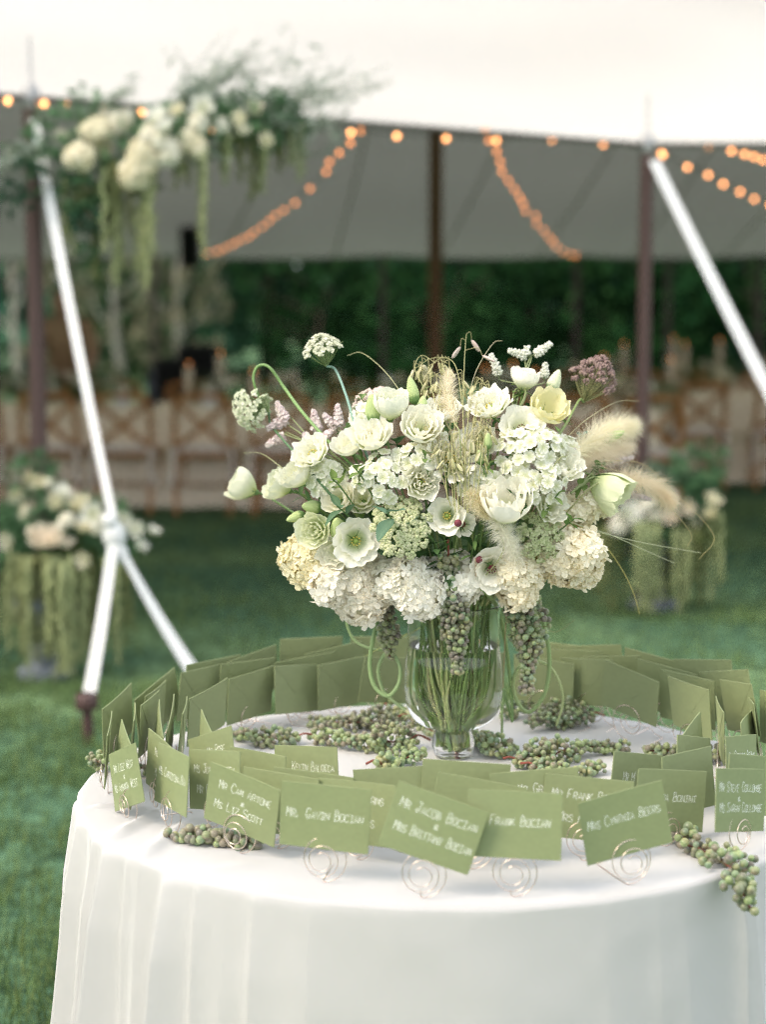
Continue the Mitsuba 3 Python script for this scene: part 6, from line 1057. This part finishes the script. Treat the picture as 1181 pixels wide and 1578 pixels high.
sprig((0.2976, 2.9423, 1.2467), 'yellow-green small leaves below the lower right white cluster', 9, .024, .013, 27, (.13, .22, .07), (.22, .31, .11))
sprig((0.0893, 2.9328, 1.1618), 'dark pointed leaves right beside the flat green umbel', 8, .040, .015, 28, (.05, .11, .04), (.10, .18, .07))
sprig((0.1582, 2.9299, 1.1765), 'narrow green leaves between the two dark-hearted white blooms', 8, .034, .010, 29, (.08, .15, .05), (.14, .23, .08))
sprig((-0.0391, 3.0640, 1.4024), 'thin leafy sprig standing out at the upper left behind the closed bloom', 9, .020, .009, 19, (.12, .2, .08), (.2, .29, .12))
sprig((-0.1370, 3.0624, 1.3138), 'thin leafy sprig standing out at the left above the cups', 9, .020, .010, 20, (.12, .2, .08), (.2, .29, .12))
sprig((0.3229, 3.0616, 1.3594), 'thin leafy sprig standing out right of the pale yellow cup', 8, .020, .009, 21, (.12, .2, .08), (.2, .29, .12))
sprig((0.0728, 3.0535, 1.4210), 'thin leafy sprig standing out at the top left of the oats', 8, .018, .008, 22, (.12, .2, .08), (.2, .29, .12))
sprig((0.2026, 3.0499, 1.4054), 'thin leafy sprig standing out at the top under the white spikes', 8, .018, .008, 23, (.12, .2, .08), (.2, .29, .12))
sprig((0.0693, 3.1034, 1.0302), 'green leaves at the rim of the vase below the bright hydrangea', 7, .034, .014, 18)
for i, q in enumerate([(0.0109, 3.0755, 1.1282), (0.1251, 3.0624, 1.1878), (0.2172, 3.0671, 1.1526), (0.0566, 3.0722, 1.2327), (0.1710, 3.0757, 1.2783), (0.2990, 3.1016, 1.2991), (-0.0350, 3.0874, 1.2657), (0.1140, 3.0883, 1.3462), (-0.1041, 3.0853, 1.1966), (0.3125, 3.1046, 1.1592), (0.2649, 3.1147, 1.3674), (0.0224, 3.0879, 1.3232)]):
    sprig(q, 'dark green leaves deep inside the bouquet', 10, .045, .02, 100 + i); tag([x for x in labels if x.startswith('leafy_sprig')][-1], group='inner leaves of the bouquet')
for i in range(12):      # bare cut stems that show only inside the bowl
    a = i * 2.4; q = np.array([*(VC_ + (.025 + .004 * i) * np.array([math.cos(a), math.sin(a)])), TZ + .31]); k = thing('cut_stem', 'plain green flower stem visible inside the glass bowl', 'stem', 'green stems inside the vase'); add_stem(k, q, [math.cos(a) * .2, math.sin(a) * .2, 1], bq.uniform(.0026, .0042), shade((.28, .38, .14), .3), back=.015, name='stalk')

grape_bunch([(0.0064, 3.0900, 1.0618), (0.0087, 3.0900, 0.9913), (0.0134, 3.0900, 0.9322)], .024, 120, [X, Dk], 'bronze grape bunch hanging at the left of the vase neck', 71, gr=0.0053, floor=None)
grape_bunch([(0.1128, 2.9700, 1.1297), (0.1189, 2.9750, 1.0580), (0.1261, 2.9800, 0.9890), (0.1300, 2.9850, 0.9251)], .028, 300, [Dk, Dk, G], 'long dark green grape bunch hanging before the vase neck', 72, gr=0.0053, floor=None)
grape_bunch([(0.2387, 3.0400, 1.0815), (0.2529, 3.0400, 1.0180), (0.2582, 3.0400, 0.9483), (0.2520, 3.0400, 0.8806)], .036, 330, [X, G, Dk, X], 'large olive grape bunch hanging at the right of the vase', 73, gr=0.0052, floor=None)

for kk, vv in labels.items():      # no label runs past sixteen words
    if 'label' in vv and len(vv['label'].split()) > 16: print('LONG', kk, vv['label'])
